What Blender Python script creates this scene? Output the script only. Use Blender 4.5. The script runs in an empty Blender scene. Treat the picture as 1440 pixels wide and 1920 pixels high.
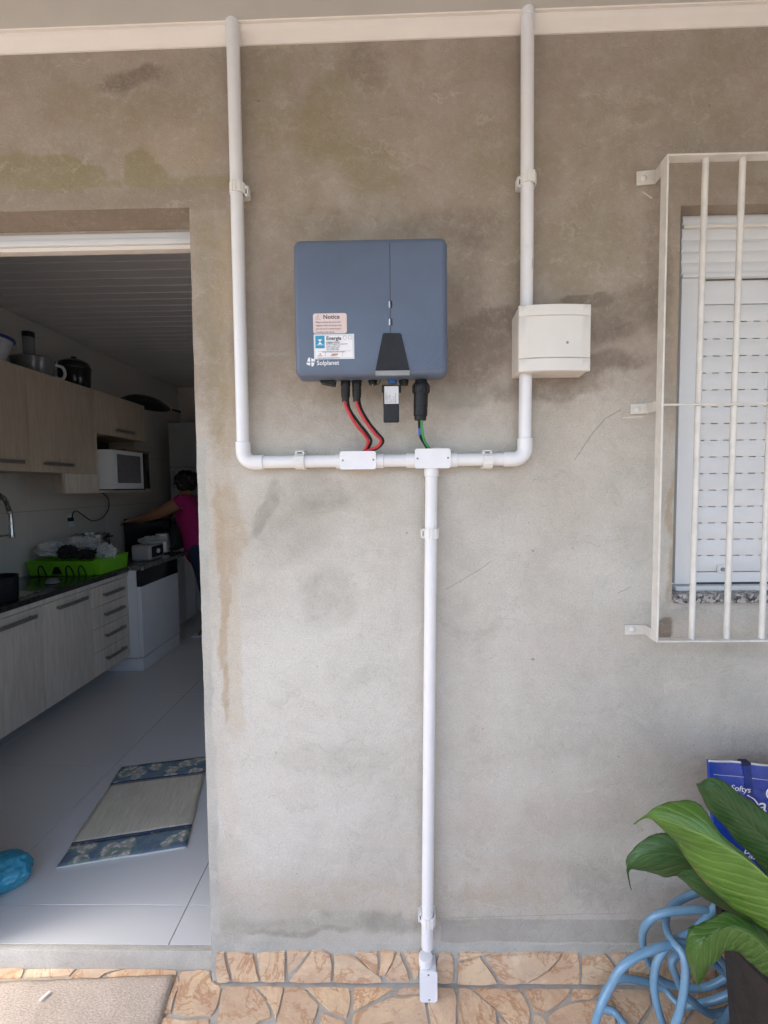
import bpy, bmesh, math, random
from mathutils import Vector, Matrix, noise
import numpy as np
R = math.radians
random.seed(7)
sc = bpy.context.scene
col = sc.collection

# ------------------------------------------------------------------ camera
FPX, PITCH, YAW, ROLL, DIST, EYE = 863.4, R(3.208), R(1.0157), R(.644), 1.29, 1.4766
_cp, _sp, _cy, _sy = math.cos(PITCH), math.sin(PITCH), math.cos(YAW), math.sin(YAW)
FWD = Vector((-_sy*_cp, _cy*_cp, -_sp))
_r0 = Vector((_cy, _sy, 0)); _d0 = FWD.cross(_r0)
RT = _r0*math.cos(ROLL) + _d0*math.sin(ROLL)
DN = -_r0*math.sin(ROLL) + _d0*math.cos(ROLL)
EYEP = Vector((0, -DIST, EYE))
cd = bpy.data.cameras.new('camera'); cam = bpy.data.objects.new('camera', cd); col.objects.link(cam)
cd.sensor_fit = 'VERTICAL'; cd.sensor_height = 24; cd.lens = 24*FPX/1920
cd.clip_start = .02; cd.clip_end = 500
m = Matrix((RT, -DN, -FWD)).transposed().to_4x4(); m.translation = EYEP
cam.matrix_world = m
sc.camera = cam

# ------------------------------------------------------------------ light
SUN_EL, SUN_AZ = 58, 250      # azimuth clockwise from +y
w = bpy.data.worlds.new('World'); sc.world = w; w.use_nodes = True
nt = w.node_tree; bg = nt.nodes['Background']
sky = nt.nodes.new('ShaderNodeTexSky'); sky.sky_type = 'NISHITA'; sky.sun_disc = False
sky.sun_elevation = R(SUN_EL); sky.sun_rotation = R(SUN_AZ)
sky.air_density = 1.0; sky.dust_density = 3.0; sky.ozone_density = 1.5
nt.links.new(sky.outputs[0], bg.inputs[0]); bg.inputs[1].default_value = .15
sl = bpy.data.lights.new('sun', 'SUN'); so = bpy.data.objects.new('sun', sl); col.objects.link(so)
sl.energy = .9; sl.angle = R(16); sl.color = (1, .97, .93)
_d = Vector((math.sin(R(SUN_AZ))*math.cos(R(SUN_EL)), math.cos(R(SUN_AZ))*math.cos(R(SUN_EL)), math.sin(R(SUN_EL))))
so.rotation_euler = _d.to_track_quat('Z', 'Y').to_euler()
so.location = (0, -6, 6)
vs = sc.view_settings; vs.view_transform = 'Standard'; vs.look = 'None'; vs.gamma = 1; vs.use_curve_mapping = False
vs.exposure = 2.03
sc.cycles.max_bounces = 10; sc.cycles.diffuse_bounces = 7

# ------------------------------------------------------------------ pixel -> place helpers (photo of 1440 x 1920)
def ray(px, py): return RT*((px-720)/FPX) + DN*((py-960)/FPX) + FWD
def P(px, py, y=0.): v = ray(px, py); return EYEP + v*((y-EYEP.y)/v.y)
def PX(px, py, x): v = ray(px, py); return EYEP + v*((x-EYEP.x)/v.x)
def PZ(px, py, z): v = ray(px, py); return EYEP + v*((z-EYEP.z)/v.z)
def lin(c): return tuple(((v/255)/12.92 if v/255 <= .04045 else ((v/255+.055)/1.055)**2.4) for v in c)

# ------------------------------------------------------------------ materials
class NT:
    def __init__(s, name):
        s.m = bpy.data.materials.new(name); s.m.use_nodes = True
        s.t = s.m.node_tree; s.b = s.t.nodes['Principled BSDF']
    def n(s, typ, **kw):
        nd = s.t.nodes.new(typ)
        for k, v in kw.items():
            if k.startswith('i_'):
                key = k[2:]; key = int(key) if key.isdigit() else key.replace('_', ' ')
                s.put(nd.inputs[key], v)
            else: setattr(nd, k, v)
        return nd
    def put(s, sock, v):
        if isinstance(v, bpy.types.NodeSocket): s.t.links.new(v, sock)
        elif isinstance(v, bpy.types.Node): s.t.links.new(v.outputs[0], sock)
        else:
            if hasattr(sock.default_value, '__len__') and not isinstance(v, (int, float)):
                v = tuple(v); L = len(sock.default_value); v = v[:L] if len(v) >= L else v + (1.,)*(L-len(v))
            sock.default_value = v
    def coord(s, kind='Object'): return s.n('ShaderNodeTexCoord').outputs[kind]
    def noise(s, vec, scale, detail=5, rough=.6, out='Fac', dist=0):
        return s.n('ShaderNodeTexNoise', i_Vector=vec, i_Scale=scale, i_Detail=detail, i_Roughness=rough, i_Distortion=dist).outputs[out]
    def mapr(s, v, a, b, c=0., d=1., smooth=True):
        return s.n('ShaderNodeMapRange', interpolation_type='SMOOTHSTEP' if smooth else 'LINEAR', i_0=v, i_1=a, i_2=b, i_3=c, i_4=d).outputs[0]
    def math(s, op, a, b=0., c=0.):
        return s.n('ShaderNodeMath', operation=op, i_0=a, i_1=b, i_2=c).outputs[0]
    def vmath(s, op, a, b=(0, 0, 0), sc_=None):
        nd = s.n('ShaderNodeVectorMath', operation=op, i_0=a)
        if op != 'LENGTH' and op != 'SCALE': s.put(nd.inputs[1], b)
        if sc_ is not None: s.put(nd.inputs['Scale'], sc_)
        return nd.outputs['Value'] if op in ('LENGTH', 'DOT_PRODUCT') else nd.outputs[0]
    def mix(s, f, a, b, blend='MIX'):
        nd = s.n('ShaderNodeMix', data_type='RGBA', blend_type=blend)
        s.put(nd.inputs[0], f); s.put(nd.inputs[6], a); s.put(nd.inputs[7], b)
        return nd.outputs[2]
    def mapping(s, v, loc=(0, 0, 0), rot=(0, 0, 0), scale=(1, 1, 1), typ='POINT'):
        return s.n('ShaderNodeMapping', vector_type=typ, i_Vector=v, i_Location=loc, i_Rotation=rot, i_Scale=scale).outputs[0]
    def bump(s, h, strength=.3, dist=.002, prev=None):
        nd = s.n('ShaderNodeBump', i_Height=h, i_Strength=strength, i_Distance=dist)
        if prev is not None: s.put(nd.inputs['Normal'], prev)
        return nd.outputs[0]
    def done(s, color=None, rough=None, normal=None, metal=None, **kw):
        if color is not None: s.put(s.b.inputs['Base Color'], color)
        if rough is not None: s.put(s.b.inputs['Roughness'], rough)
        if normal is not None: s.put(s.b.inputs['Normal'], normal)
        if metal is not None: s.put(s.b.inputs['Metallic'], metal)
        for k, v in kw.items(): s.put(s.b.inputs[k.replace('_', ' ')], v)
        return s.m

def simple(name, c, rough=.5, var=.06, scale=30, bump=0., metal=0., rand=0., bscale=None, rv=1., **kw):
    """base colour with faint procedural grime, roughness variation and optional bump"""
    s = NT(name); co = s.coord()
    nz = s.noise(co, scale)
    c = tuple(c)
    dk = tuple(v*(1-var*2.2) for v in c)
    k = s.mix(s.mapr(nz, .35, .7), c, dk)
    if rand:
        oi = s.n('ShaderNodeObjectInfo').outputs['Random']
        k = s.mix(s.math('MULTIPLY', oi, rand), k, tuple(v*.45 for v in c))
    nm = s.bump(s.noise(co, bscale or scale*8, 3), bump, .001) if bump else None
    r = s.mapr(s.noise(co, scale*2.3), .3, .7, max(0, rough-.06*rv), min(1, rough+.08*rv))
    return s.done(k, r, nm, metal, **kw)

# ---- plaster wall: stains and painted brightness sit in per-vertex masks of the wall mesh (see stain_masks), their ragged edges come from noise here
def plaster(name, stains=True):
    s = NT(name); co = s.coord()
    warp = s.vmath('SCALE', s.vmath('SUBTRACT', s.noise(co, 9, 6, .65, 'Color'), (.5, .5, .5)), sc_=.12)
    wc = s.vmath('ADD', co, warp)
    grey = (.475, .442, .385); pale = (.60, .575, .515)
    k = s.mix(s.mapr(s.noise(co, 2.1, 6), .35, .68), grey, pale)
    k = s.mix(s.mapr(s.noise(wc, 5.5, 8, .7), .42, .72, 0, .5), k, (.38, .355, .30))
    k = s.mix(s.mapr(s.noise(wc, 1.3, 3), .42, .68, 0, .5), k, (.54, .47, .395))
    k = s.mix(s.mapr(s.noise(wc, 3.3, 7, .7), .52, .70, 0, .5), k, (.60, .575, .50))
    if stains:
        rag = s.math('MULTIPLY', s.math('SUBTRACT', s.noise(co, 20, 10, .76), .5), 1.0)
        vary = s.mapr(s.noise(co, 11, 6, .7), .3, .65, .72, 1)
        def layer(k, sock, colr, lo=.06, hi=.82, a=1.):
            return s.mix(s.mapr(s.math('ADD', sock, s.math('MULTIPLY', rag, s.mapr(sock, 0, .3))), lo, hi, 0, s.math('MULTIPLY', vary, a)), k, colr)
        sa = s.n('ShaderNodeAttribute', attribute_name='stain_a')
        A = s.n('ShaderNodeSeparateColor', i_0=sa.outputs['Color']).outputs
        k = layer(k, sa.outputs['Alpha'], (.69, .67, .61), .05, 1., .8)   # brightness painted into the plaster colour, mostly low on the left
        B = s.n('ShaderNodeSeparateColor', i_0=s.n('ShaderNodeAttribute', attribute_name='stain_b').outputs['Color']).outputs
        C = s.n('ShaderNodeSeparateColor', i_0=s.n('ShaderNodeAttribute', attribute_name='stain_c').outputs['Color']).outputs
        k = layer(k, A[0], s.mix(s.mapr(s.noise(wc, 2.7, 6, .65), .38, .66), (.335, .265, .21), (.295, .24, .175)), .05, 1., .93)   # browner towards the top
        k = layer(k, B[0], (.54, .47, .35), .1, 1.2, .75); k = layer(k, B[1], (.44, .35, .245))     # ochre, salmon
        k = layer(k, A[2], (.275, .232, .138)); k = layer(k, A[1], (.205, .160, .122))    # olive, brown
        k = layer(k, B[2], (.30, .285, .235))                                           # dark grey
        k = layer(k, C[0], s.mix(s.mapr(s.noise(wc, 7), .35, .7), (.49, .48, .435), (.41, .41, .37)), .3, .7)   # pale re-plastered strips
        k = layer(k, C[1], (.29, .24, .19), .3, .7, .8)                                # brown strip over the door
        k = layer(k, C[2], (.335, .315, .275), .3, .7, .7)                             # grey base band
        def scratch(k, pts, wd, a, colr=(.16, .14, .12)):
            for (x0, y0), (x1, y1) in zip(pts, pts[1:]):
                A, B = P(x0, y0), P(x1, y1); L = (B-A).length/2; M = (A+B)/2
                v = s.mapping(wsm, (M.x, 0, M.z), (0, -math.atan2(B.z-A.z, B.x-A.x), 0), (1, 1, 1), 'TEXTURE')
                q = s.n('ShaderNodeSeparateXYZ', i_0=v)
                fz = s.mapr(s.math('ABSOLUTE', q.outputs[2]), wd*.3, wd, a, 0)
                fx = s.mapr(s.math('ABSOLUTE', q.outputs[0]), L*.97, L*1.04, 1, 0)
                k = s.mix(s.math('MULTIPLY', fz, fx), k, colr)
            return k
        wsm = s.vmath('ADD', co, s.vmath('SCALE', warp, sc_=.06))
        k = scratch(k, [(1078, 862), (1112, 812), (1135, 785), (1165, 768)], .0022, .55)
        k = scratch(k, [(836, 1105), (905, 1064), (922, 1052)], .0016, .5)
        k = scratch(k, [(1150, 620), (1186, 603)], .004, .4)
        k = scratch(k, [(1158, 1112), (1183, 1101)], .0016, .5)
        k = scratch(k, [(820, 1722), (1020, 1716), (1180, 1712)], .0015, .35)
        k = scratch(k, [(1205, 360), (1222, 372)], .003, .7, (.7, .68, .6))
        k = scratch(k, [(1168, 783), (1205, 781)], .003, .7, (.7, .68, .6))
    # sand grain, pits, specks
    def specks(k, scale, thr, r0, r1, a, colr):
        vor = s.n('ShaderNodeTexVoronoi', i_Vector=wc if scale < 30 else co, i_Scale=scale, feature='F1')
        cc = s.n('ShaderNodeSeparateColor', i_0=vor.outputs['Color']).outputs
        return s.mix(s.math('MULTIPLY', s.math('MULTIPLY', s.math('GREATER_THAN', cc[0], thr), s.mapr(vor.outputs['Distance'], r0, r1, a, 0)), cc[1]), k, colr)
    k = specks(k, 20, .82, .03, .10, .95, (.15, .14, .11))
    k = specks(k, 55, .94, .05, .12, .8, (.18, .165, .13))
    fine = s.noise(co, 260, 3, .7)
    k = s.mix(s.mapr(fine, .32, .7, 0, .28), k, (.2, .18, .15))
    k = s.mix(s.mapr(s.noise(co, 120, 4, .8), .5, .72, 0, .25), k, (.24, .22, .185))
    k = s.mix(s.mapr(s.noise(co, 60, 5, .75), .5, .75, 0, .22), k, (.60, .57, .52))
    tv = s.mapping(s.vmath('ADD', co, s.vmath('SCALE', warp, sc_=2.2)), rot=(0, .5, 0), scale=(2.2, 1, 16))
    trow = s.noise(tv, 2.2, 6, .6, dist=1.2)
    k = s.mix(s.mapr(trow, .52, .72, 0, .22), k, (.30, .28, .23))
    k = s.mix(s.mapr(trow, .44, .28, 0, .18), k, (.68, .65, .59))
    ck = s.n('ShaderNodeTexVoronoi', i_Vector=wc, i_Scale=2.6, feature='DISTANCE_TO_EDGE').outputs['Distance']
    k = s.mix(s.math('MULTIPLY', s.mapr(ck, .0008, .003, .22, 0), s.mapr(s.noise(co, 1.9, 3), .55, .62)), k, (.2, .18, .15))
    nm = s.bump(trow, .35, .006)
    nm = s.bump(fine, .55, .002, nm)
    nm = s.bump(s.noise(wc, 14, 6, .6),   .42, .012, nm)
    nm = s.bump(s.noise(co, 3.2, 4, .5), .35, .03, nm)
    return s.done(k, .92, nm, Specular_IOR_Level=.25)

M = {}
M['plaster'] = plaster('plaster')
M['plaster_plain'] = plaster('plaster_plain', False)
M['pvc'] = simple('white_pvc', (.75, .75, .755), .30, .015, 22, rand=.03, rv=.2)
M['pvc_clip'] = simple('clip_pvc', (.76, .75, .72), .38, .03, 20)
M['lid'] = simple('box_lid_white', (.78, .78, .80), .42, .02, 14, .12)
M['cream'] = simple('cream_plastic', (.71, .685, .635), .45, .02, 10, .08)
M['screw'] = simple('screw_metal', (.35, .33, .3), .4, .2, 200, metal=.9)
M['black'] = simple('black_plastic', (.008, .008, .009), .45, .1, 40, .1, Specular_IOR_Level=.35)
M['blackgloss'] = simple('black_gloss', (.012, .012, .014), .15, .1, 30)
M['dark'] = simple('dark_charcoal', (.014, .014, .017), .5, .08, 40, .15, Specular_IOR_Level=.35)
M['greystrip'] = simple('grey_strip', (.28, .28, .29), .5)
M['red'] = simple('red_cable', (.50, .035, .045), .4, .05, 80)
M['green'] = simple('green_cable', (.03, .30, .08), .4, .05, 80)
M['bluetab'] = simple('blue_tab', (.03, .13, .42), .4)
M['ironwhite'] = simple('painted_iron', (.68, .655, .605), .42, .07, 18, .2)
M['alu'] = simple('white_aluminium', (.70, .71, .71), .38, .02, 8, .05)
M['alu_d'] = simple('shutter_slit', (.40, .40, .40), .7)
M['ceil'] = simple('ceiling_grey', (.52, .52, .49), .55, .03, 5, .1)
M['crown'] = simple('crown_white', (.75, .71, .65), .5, .02, 6, .05)
M['brushed'] = simple('brushed_steel', (.78, .77, .75), .42, .03, 30, metal=.75)
M['steel'] = simple('steel', (.62, .61, .59), .24, .05, 20, metal=1.)
M['limegreen'] = simple('lime_plastic', (.16, .50, .02), .4, .03, 12)
M['whitebag'] = simple('white_film', (.62, .63, .63), .35, .1, 12, .3)
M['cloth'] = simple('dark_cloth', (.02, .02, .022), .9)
M['appl'] = simple('white_enamel', (.72, .74, .76), .35, .02, 6)
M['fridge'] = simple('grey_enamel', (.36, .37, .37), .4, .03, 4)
M['ceramic'] = simple('wall_tile', (.62, .595, .55), .25, .008, 2, rand=.03, rv=.15)
M['tile'] = simple('floor_tile', (.64, .635, .62), .21, .008, 1.5, rand=.03, rv=.15)
M['grout'] = simple('tile_joint', (.12, .12, .12), .9)
M['pvcceil'] = simple('ceiling_lining', (.68, .67, .66), .4, .02, 3, rand=.05)
M['skin'] = simple('skin', (.32, .155, .085), .5, .04, 20, Subsurface_Weight=.08)
M['pink'] = simple('pink_knit', (.40, .012, .14), .9, .08, 40, .2)
M['denim'] = simple('denim', (.025, .045, .085), .95, .15, 60, .2)
M['hair'] = simple('black_hair', (.008, .006, .006), .5, .3, 90, .5)
M['bluefilm'] = simple('blue_film', (.05, .33, .50), .3, .12, 14, .4, Transmission_Weight=.0)
M['hose'] = simple('blue_hose', (.15, .29, .42), .17, .05, 40, Coat_Weight=.3)
M['pot'] = simple('dark_pot', (.016, .012, .010), .7, .25, 25, .4)
M['soil'] = simple('soil', (.035, .022, .014), 1., .3, 60, 1.)
M['stem'] = simple('leaf_stem', (.10, .20, .035), .5, .1, 20)
M['pan'] = simple('pan_black', (.012, .012, .012), .35)
M['clear'] = simple('smoky_plastic', (.30, .31, .32), .15, .05, 10, Transmission_Weight=.4)
M['basin'] = simple('basin_white', (.55, .57, .6), .3)
M['basinblue'] = simple('basin_blue', (.02, .05, .22), .35)
M['paper'] = simple('paper', (.75, .75, .72), .8)
M['yard'] = simple('yard_concrete', (.40, .385, .35), .9, .12, 1.5, .3)
M['hedge'] = simple('garden_wall_paint', (.55, .54, .50), .9, .08, 1.5)
M['gasket'] = simple('seam_dark', (.05, .05, .06), .8)

def wood(name, a, b):
    s = NT(name); co = s.coord()
    v = s.mapping(co, scale=(9, 9, .9))
    n1 = s.noise(v, 5, 7, .65, dist=.4)
    k = s.mix(s.mapr(n1, .35, .68), a, b)
    oi = s.n('ShaderNodeObjectInfo').outputs['Random']
    k = s.mix(s.math('MULTIPLY', oi, .12), k, tuple(x*.6 for x in a))
    k = s.mix(s.mapr(s.noise(s.mapping(co, scale=(30, 30, 1.2)), 6, 4), .5, .8, 0, .4), k, tuple(x*.55 for x in a))
    return s.done(k, .5, s.bump(n1, .15, .001))
M['wood'] = wood('pale_woodgrain', (.70, .63, .54), (.58, .51, .43))
M['woodup'] = wood('beige_woodgrain', (.60, .50, .39), (.50, .41, .31))
M['handle'] = simple('handle_nickel', (.30, .27, .24), .4, .05, 40, metal=.6)

def granite(name, base, lite, dark, rough=.25, scale=140):
    s = NT(name); co = s.coord()
    v = s.n('ShaderNodeTexVoronoi', i_Vector=co, i_Scale=scale)
    g = s.n('ShaderNodeSeparateColor', i_0=v.outputs['Color']).outputs[0]
    k = s.mix(s.mapr(g, .55, .65), base, lite); k = s.mix(s.mapr(g, .25, .18), k, dark)
    k = s.mix(s.mapr(s.noise(co, 30), .4, .7, 0, .5), k, base)
    return s.done(k, rough, s.bump(g, .12, .0008))
M['granite'] = granite('granite_sill', (.16, .155, .15), (.42, .40, .38), (.03, .03, .03), .5, 150)
M['blackstone'] = granite('black_granite', (.018, .018, .018), (.05, .05, .05), (.008, .008, .008), .12, 260)

def stone():
    s = NT('ochre_stone'); co = s.coord()
    oi = s.n('ShaderNodeObjectInfo').outputs['Random']
    sh = s.n('ShaderNodeCombineXYZ', i_0=s.math('MULTIPLY', oi, 37.), i_1=s.math('MULTIPLY', oi, 91.), i_2=s.math('MULTIPLY', oi, 53.))
    v0 = s.vmath('ADD', co, sh)
    v = s.mapping(s.mapping(v0, rot=s.n('ShaderNodeCombineXYZ', i_1=s.math('MULTIPLY', oi, 29.), i_2=s.math('MULTIPLY', oi, 17.))), scale=(1.9, 1, 1))
    base = s.mix(s.mapr(oi, 0, 1, 0, 1, False), (.68, .46, .28), (.61, .44, .30))
    k = s.mix(s.mapr(s.noise(v, 6, 8, .7, dist=.8), .40, .66), base, (.76, .56, .35))
    k = s.mix(s.mapr(s.noise(v, 5, 8, .75, dist=1.6), .48, .66, 0, .7), k, (.55, .32, .18))
    k = s.mix(s.mapr(s.noise(v0, 3.5, 5, .7), .52, .68, 0, .5), k, (.50, .32, .22))
    k = s.mix(s.mapr(s.noise(v, 38, 6, .75), .52, .72, 0, .5), k, (.34, .21, .12))
    k = s.mix(s.math('MULTIPLY', s.math('FRACT', s.math('MULTIPLY', oi, 7.)), .3), k, (.42, .36, .29))
    k = s.mix(s.mapr(s.noise(v0, 16, 7, .75), .52, .66, 0, .45), k, (.80, .66, .48))
    k = s.mix(s.mapr(s.math('ABSOLUTE', s.math('SUBTRACT', s.noise(v, 4, 7, .65, dist=1.), .5)), .006, .022, .6, 0), k, (.42, .20, .09))
    nm = s.bump(s.noise(v, 26, 6, .65), .6, .005)
    nm = s.bump(s.noise(v0, 7, 3), .5, .006, nm)
    return s.done(k, .72, nm)
M['stone'] = stone()
M['mortar'] = simple('mortar', (.45, .415, .36), .95, .1, 20, .6)

def leafmat(name, a, b, vein):
    s = NT(name)
    uv = s.coord('UV'); q = s.n('ShaderNodeSeparateXYZ', i_0=uv)
    u = s.math('ABSOLUTE', s.math('SUBTRACT', q.outputs[0], .5))         # 0 midrib .. .5 edge
    ph = s.math('SUBTRACT', s.math('MULTIPLY', q.outputs[1], 15.), s.math('MULTIPLY', s.math('POWER', u, .75), 7.))
    ph = s.math('ADD', ph, s.math('MULTIPLY', s.noise(uv, 4, 3), .9))
    fr = s.math('ABSOLUTE', s.math('SUBTRACT', s.math('FRACT', ph), .5))
    fr3 = s.math('ABSOLUTE', s.math('SUBTRACT', s.math('FRACT', s.math('MULTIPLY', ph, 4.)), .5))
    mott = s.noise(s.coord(), 22, 5, .65)
    k = s.mix(s.mapr(mott, .35, .7), a, b)
    k = s.mix(s.mapr(fr, .0, .16, .38, 0), k, vein)
    k = s.mix(s.mapr(fr3, .0, .3, .12, 0), k, tuple(x*.6 for x in a))
    k = s.mix(s.mapr(u, .006, .022, .75, 0), k, vein)
    vs_ = s.noise(s.coord(), 55, 4, .7)
    k = s.mix(s.mapr(vs_, .68, .74, 0, .7), k, (.16, .13, .05))
    k = s.mix(s.math('MULTIPLY', s.mapr(u, .465, .497, 0, 1), s.mapr(s.noise(s.coord(), 14, 4, .7), .48, .60, 0, .9)), k, (.22, .16, .06))
    k = s.mix(s.mapr(s.noise(s.coord(), 6, 3), .4, .65, 0, .3), k, tuple(x*.6 for x in a))
    h = s.math('ADD', s.mapr(fr, 0, .35, 0, 1), s.math('MULTIPLY', s.mapr(fr3, 0, .5, 0, 1), .25))
    h = s.math('ADD', h, s.mapr(u, 0, .04, 0, .6))
    nm = s.bump(h, .28, .0035)
    s.done(k, s.mapr(mott, .3, .7, .26, .5), nm, Specular_IOR_Level=.5)
    tr = s.n('ShaderNodeBsdfTranslucent', i_0=tuple(min(1, x*1.7) for x in b), i_Normal=nm)
    mx = s.n('ShaderNodeMixShader', i_0=.22); s.t.links.new(s.b.outputs[0], mx.inputs[1]); s.t.links.new(tr.outputs[0], mx.inputs[2])
    s.t.links.new(mx.outputs[0], s.t.nodes['Material Output'].inputs[0])
    return s.m
M['leaf_bright'] = leafmat('leaf_bright', (.075, .17, .022), (.11, .225, .035), (.22, .35, .09))
M['leaf_dark'] = leafmat('leaf_dark', (.045, .115, .03), (.065, .14, .04), (.12, .21, .08))
M['leaf_mid'] = leafmat('leaf_mid', (.055, .14, .02), (.08, .17, .03), (.16, .27, .07))

def inverter_mat(name, diag):
    s = NT(name); co = s.coord()
    k = s.mix(s.mapr(s.noise(co, 7, 4), .35, .7), (.096, .126, .186), (.086, .114, .168))
    nm = s.bump(s.noise(co, 420, 2), .06, .0008)
    if diag:
        q = s.n('ShaderNodeSeparateXYZ', i_0=co)
        d = s.math('ADD', q.outputs[0], s.math('MULTIPLY', q.outputs[2], -1.))
        wv = s.math('ABSOLUTE', s.math('SUBTRACT', s.math('FRACT', s.math('MULTIPLY', d, 150.)), .5))
        fade = s.mapr(s.math('ADD', s.math('MULTIPLY', q.outputs[2], -1.), q.outputs[0]), diag[0], diag[1])
        hh = s.math('MULTIPLY', s.mapr(wv, .1, .4), fade)
        nm = s.bump(hh, .8, .0015, nm)
        k = s.mix(s.math('MULTIPLY', hh, .5), k, (.15, .20, .30))
    return s.done(k, .42, nm, Coat_Weight=.08)

def rugmat(name):
    s = NT(name); co = s.coord()
    v = s.vmath('ADD', co, s.vmath('SCALE', s.vmath('SUBTRACT', s.noise(co, 22, 4, .6, 'Color'), (.5, .5, .5)), sc_=.05))
    vo = s.n('ShaderNodeTexVoronoi', voronoi_dimensions='2D', i_Vector=v, i_Scale=14.); c1 = s.n('ShaderNodeSeparateColor', i_0=vo.outputs['Color'])
    vo2 = s.n('ShaderNodeTexVoronoi', voronoi_dimensions='2D', i_Vector=v, i_Scale=44.)
    c2 = s.n('ShaderNodeSeparateColor', i_0=vo2.outputs['Color'])
    navy = (.14, .185, .25)
    k = s.mix(s.math('GREATER_THAN', c2.outputs[0], .62), navy, (.16, .24, .26))
    fl = s.math('MULTIPLY', s.mapr(vo.outputs['Distance'], .44, .50, 1, 0), s.math('GREATER_THAN', c1.outputs[0], .08))
    petal = s.mix(s.mapr(vo2.outputs['Distance'], .15, .5, 0, 1), (.66, .62, .53), (.40, .38, .33))
    petal = s.mix(s.math('GREATER_THAN', c2.outputs[1], .75), petal, (.22, .30, .24))
    k = s.mix(fl, k, petal)
    return s.done(k, .9, s.bump(s.noise(co, 300, 2), .4, .001))
M['floral'] = rugmat('floral_fabric')
def weave(name, a, b, sx, sy, stripe=None, rot=0.):
    s = NT(name); co = s.coord(); c2 = s.mapping(co, rot=(0, 0, rot))
    v = s.mapping(c2, scale=(sx, sy, 1))
    n1 = s.noise(v, 3, 5, .7)
    k = s.mix(s.mapr(n1, .35, .7), a, b)
    k = s.mix(s.mapr(s.noise(co, 7, 4), .5, .75, 0, .35), k, tuple(x*.62 for x in a))
    return s.done(k, .95, s.bump(n1, .7, .004))
M['rug'] = weave('straw_rug', (.60, .53, .40), (.76, .70, .56), 70, 3, rot=-.185)
M['bluehem'] = simple('blue_hem', (.05, .08, .16), .9)
M['mat'] = weave('shaggy_mat', (.42, .335, .27), (.66, .56, .46), 45, 90)

# ------------------------------------------------------------------ object helpers
def link(o, parent=None):
    col.objects.link(o)
    if parent is not None: o.parent = parent
    return o
def wloc(o):
    v = Vector((0, 0, 0))
    while o is not None: v = v + o.location; o = o.parent
    return v
def thing(name, label, cat, loc=(0, 0, 0), group=None):
    o = bpy.data.objects.new(name, None); o.empty_display_size = .05; col.objects.link(o); o.location = loc
    return tag(o, label, cat, group)
def tag(o, label=None, cat=None, group=None, kind=None):
    if label: o['label'] = label
    if cat: o['category'] = cat
    if group: o['group'] = group
    if kind: o['kind'] = kind
    return o
def fin(name, bm, mat, parent=None, smooth=35, origin=None):
    bmesh.ops.recalc_face_normals(bm, faces=bm.faces)
    off = wloc(parent) if parent is not None else (Vector(origin) if origin is not None else Vector((0, 0, 0)))
    if off.length > 0: bmesh.ops.translate(bm, vec=-off, verts=bm.verts)
    me = bpy.data.meshes.new(name); bm.to_mesh(me); bm.free()
    if isinstance(mat, str): mat = M[mat]
    me.materials.append(mat)
    if smooth:
        me.polygons.foreach_set('use_smooth', [True]*len(me.polygons)); me.set_sharp_from_angle(angle=R(smooth))
    o = bpy.data.objects.new(name, me); link(o, parent)
    if parent is None and origin is not None: o.location = off
    return o
def bm_box(bm, a, b, bevel=0., seg=2, mat=None):
    n = bmesh.new()
    r = bmesh.ops.create_cube(n, size=1)
    a, b = Vector(a), Vector(b)
    for v in n.verts: v.co = Vector((a[i]+(b[i]-a[i])*(v.co[i]+.5) for i in range(3)))
    if bevel: bmesh.ops.bevel(n, geom=list(n.edges), offset=bevel, segments=seg, profile=.7, affect='EDGES')
    if mat is not None: bmesh.ops.transform(n, matrix=mat, verts=n.verts)
    merge(bm, n)
def merge(bm, n):
    me = bpy.data.meshes.new('tmp'); n.to_mesh(me); n.free(); bm.from_mesh(me); bpy.data.meshes.remove(me)
def box(name, a, b, mat, parent=None, bevel=.002, seg=2, **kw):
    bm = bmesh.new(); bm_box(bm, a, b, bevel, seg); return fin(name, bm, mat, parent, **kw)
def frames(pts):
    T = []
    for i in range(len(pts)):
        t = (pts[min(i+1, len(pts)-1)]-pts[max(i-1, 0)]); T.append(t.normalized() if t.length else Vector((0, 0, 1)))
    u = T[0].orthogonal().normalized(); out = []
    for t in T:
        u = (u - t*u.dot(t)); u = u.normalized() if u.length > 1e-6 else t.orthogonal().normalized(); out.append((t, u, t.cross(u)))
    return out
def bm_tube(bm, pts, r, seg=16, cap=True, flat=1.):
    pts = [Vector(p) for p in pts]; fr = frames(pts); rings = []
    for i, (p, (t, u, v)) in enumerate(zip(pts, fr)):
        rr = r[i] if hasattr(r, '__len__') else r
        rings.append([bm.verts.new(p + (u*math.cos(2*math.pi*k/seg) + v*math.sin(2*math.pi*k/seg)*flat)*rr) for k in range(seg)])
    for a, b in zip(rings, rings[1:]):
        for k in range(seg): bm.faces.new((a[k], a[(k+1) % seg], b[(k+1) % seg], b[k]))
    if cap: bm.faces.new(rings[0][::-1]); bm.faces.new(rings[-1])
def tube(name, pts, r, mat, parent=None, seg=16, **kw):
    bm = bmesh.new(); bm_tube(bm, pts, r, seg); return fin(name, bm, mat, parent, **kw)
def spline(pts, n=10):
    pts = [Vector(p) for p in pts]; out = []
    for i in range(len(pts)-1):
        p0, p1, p2, p3 = pts[max(i-1, 0)], pts[i], pts[i+1], pts[min(i+2, len(pts)-1)]
        for k in range(n):
            t = k/n; out.append(.5*((2*p1)+(p2-p0)*t+(2*p0-5*p1+4*p2-p3)*t*t+(3*p1-p0-3*p2+p3)*t**3))
    out.append(pts[-1]); return out
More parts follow.
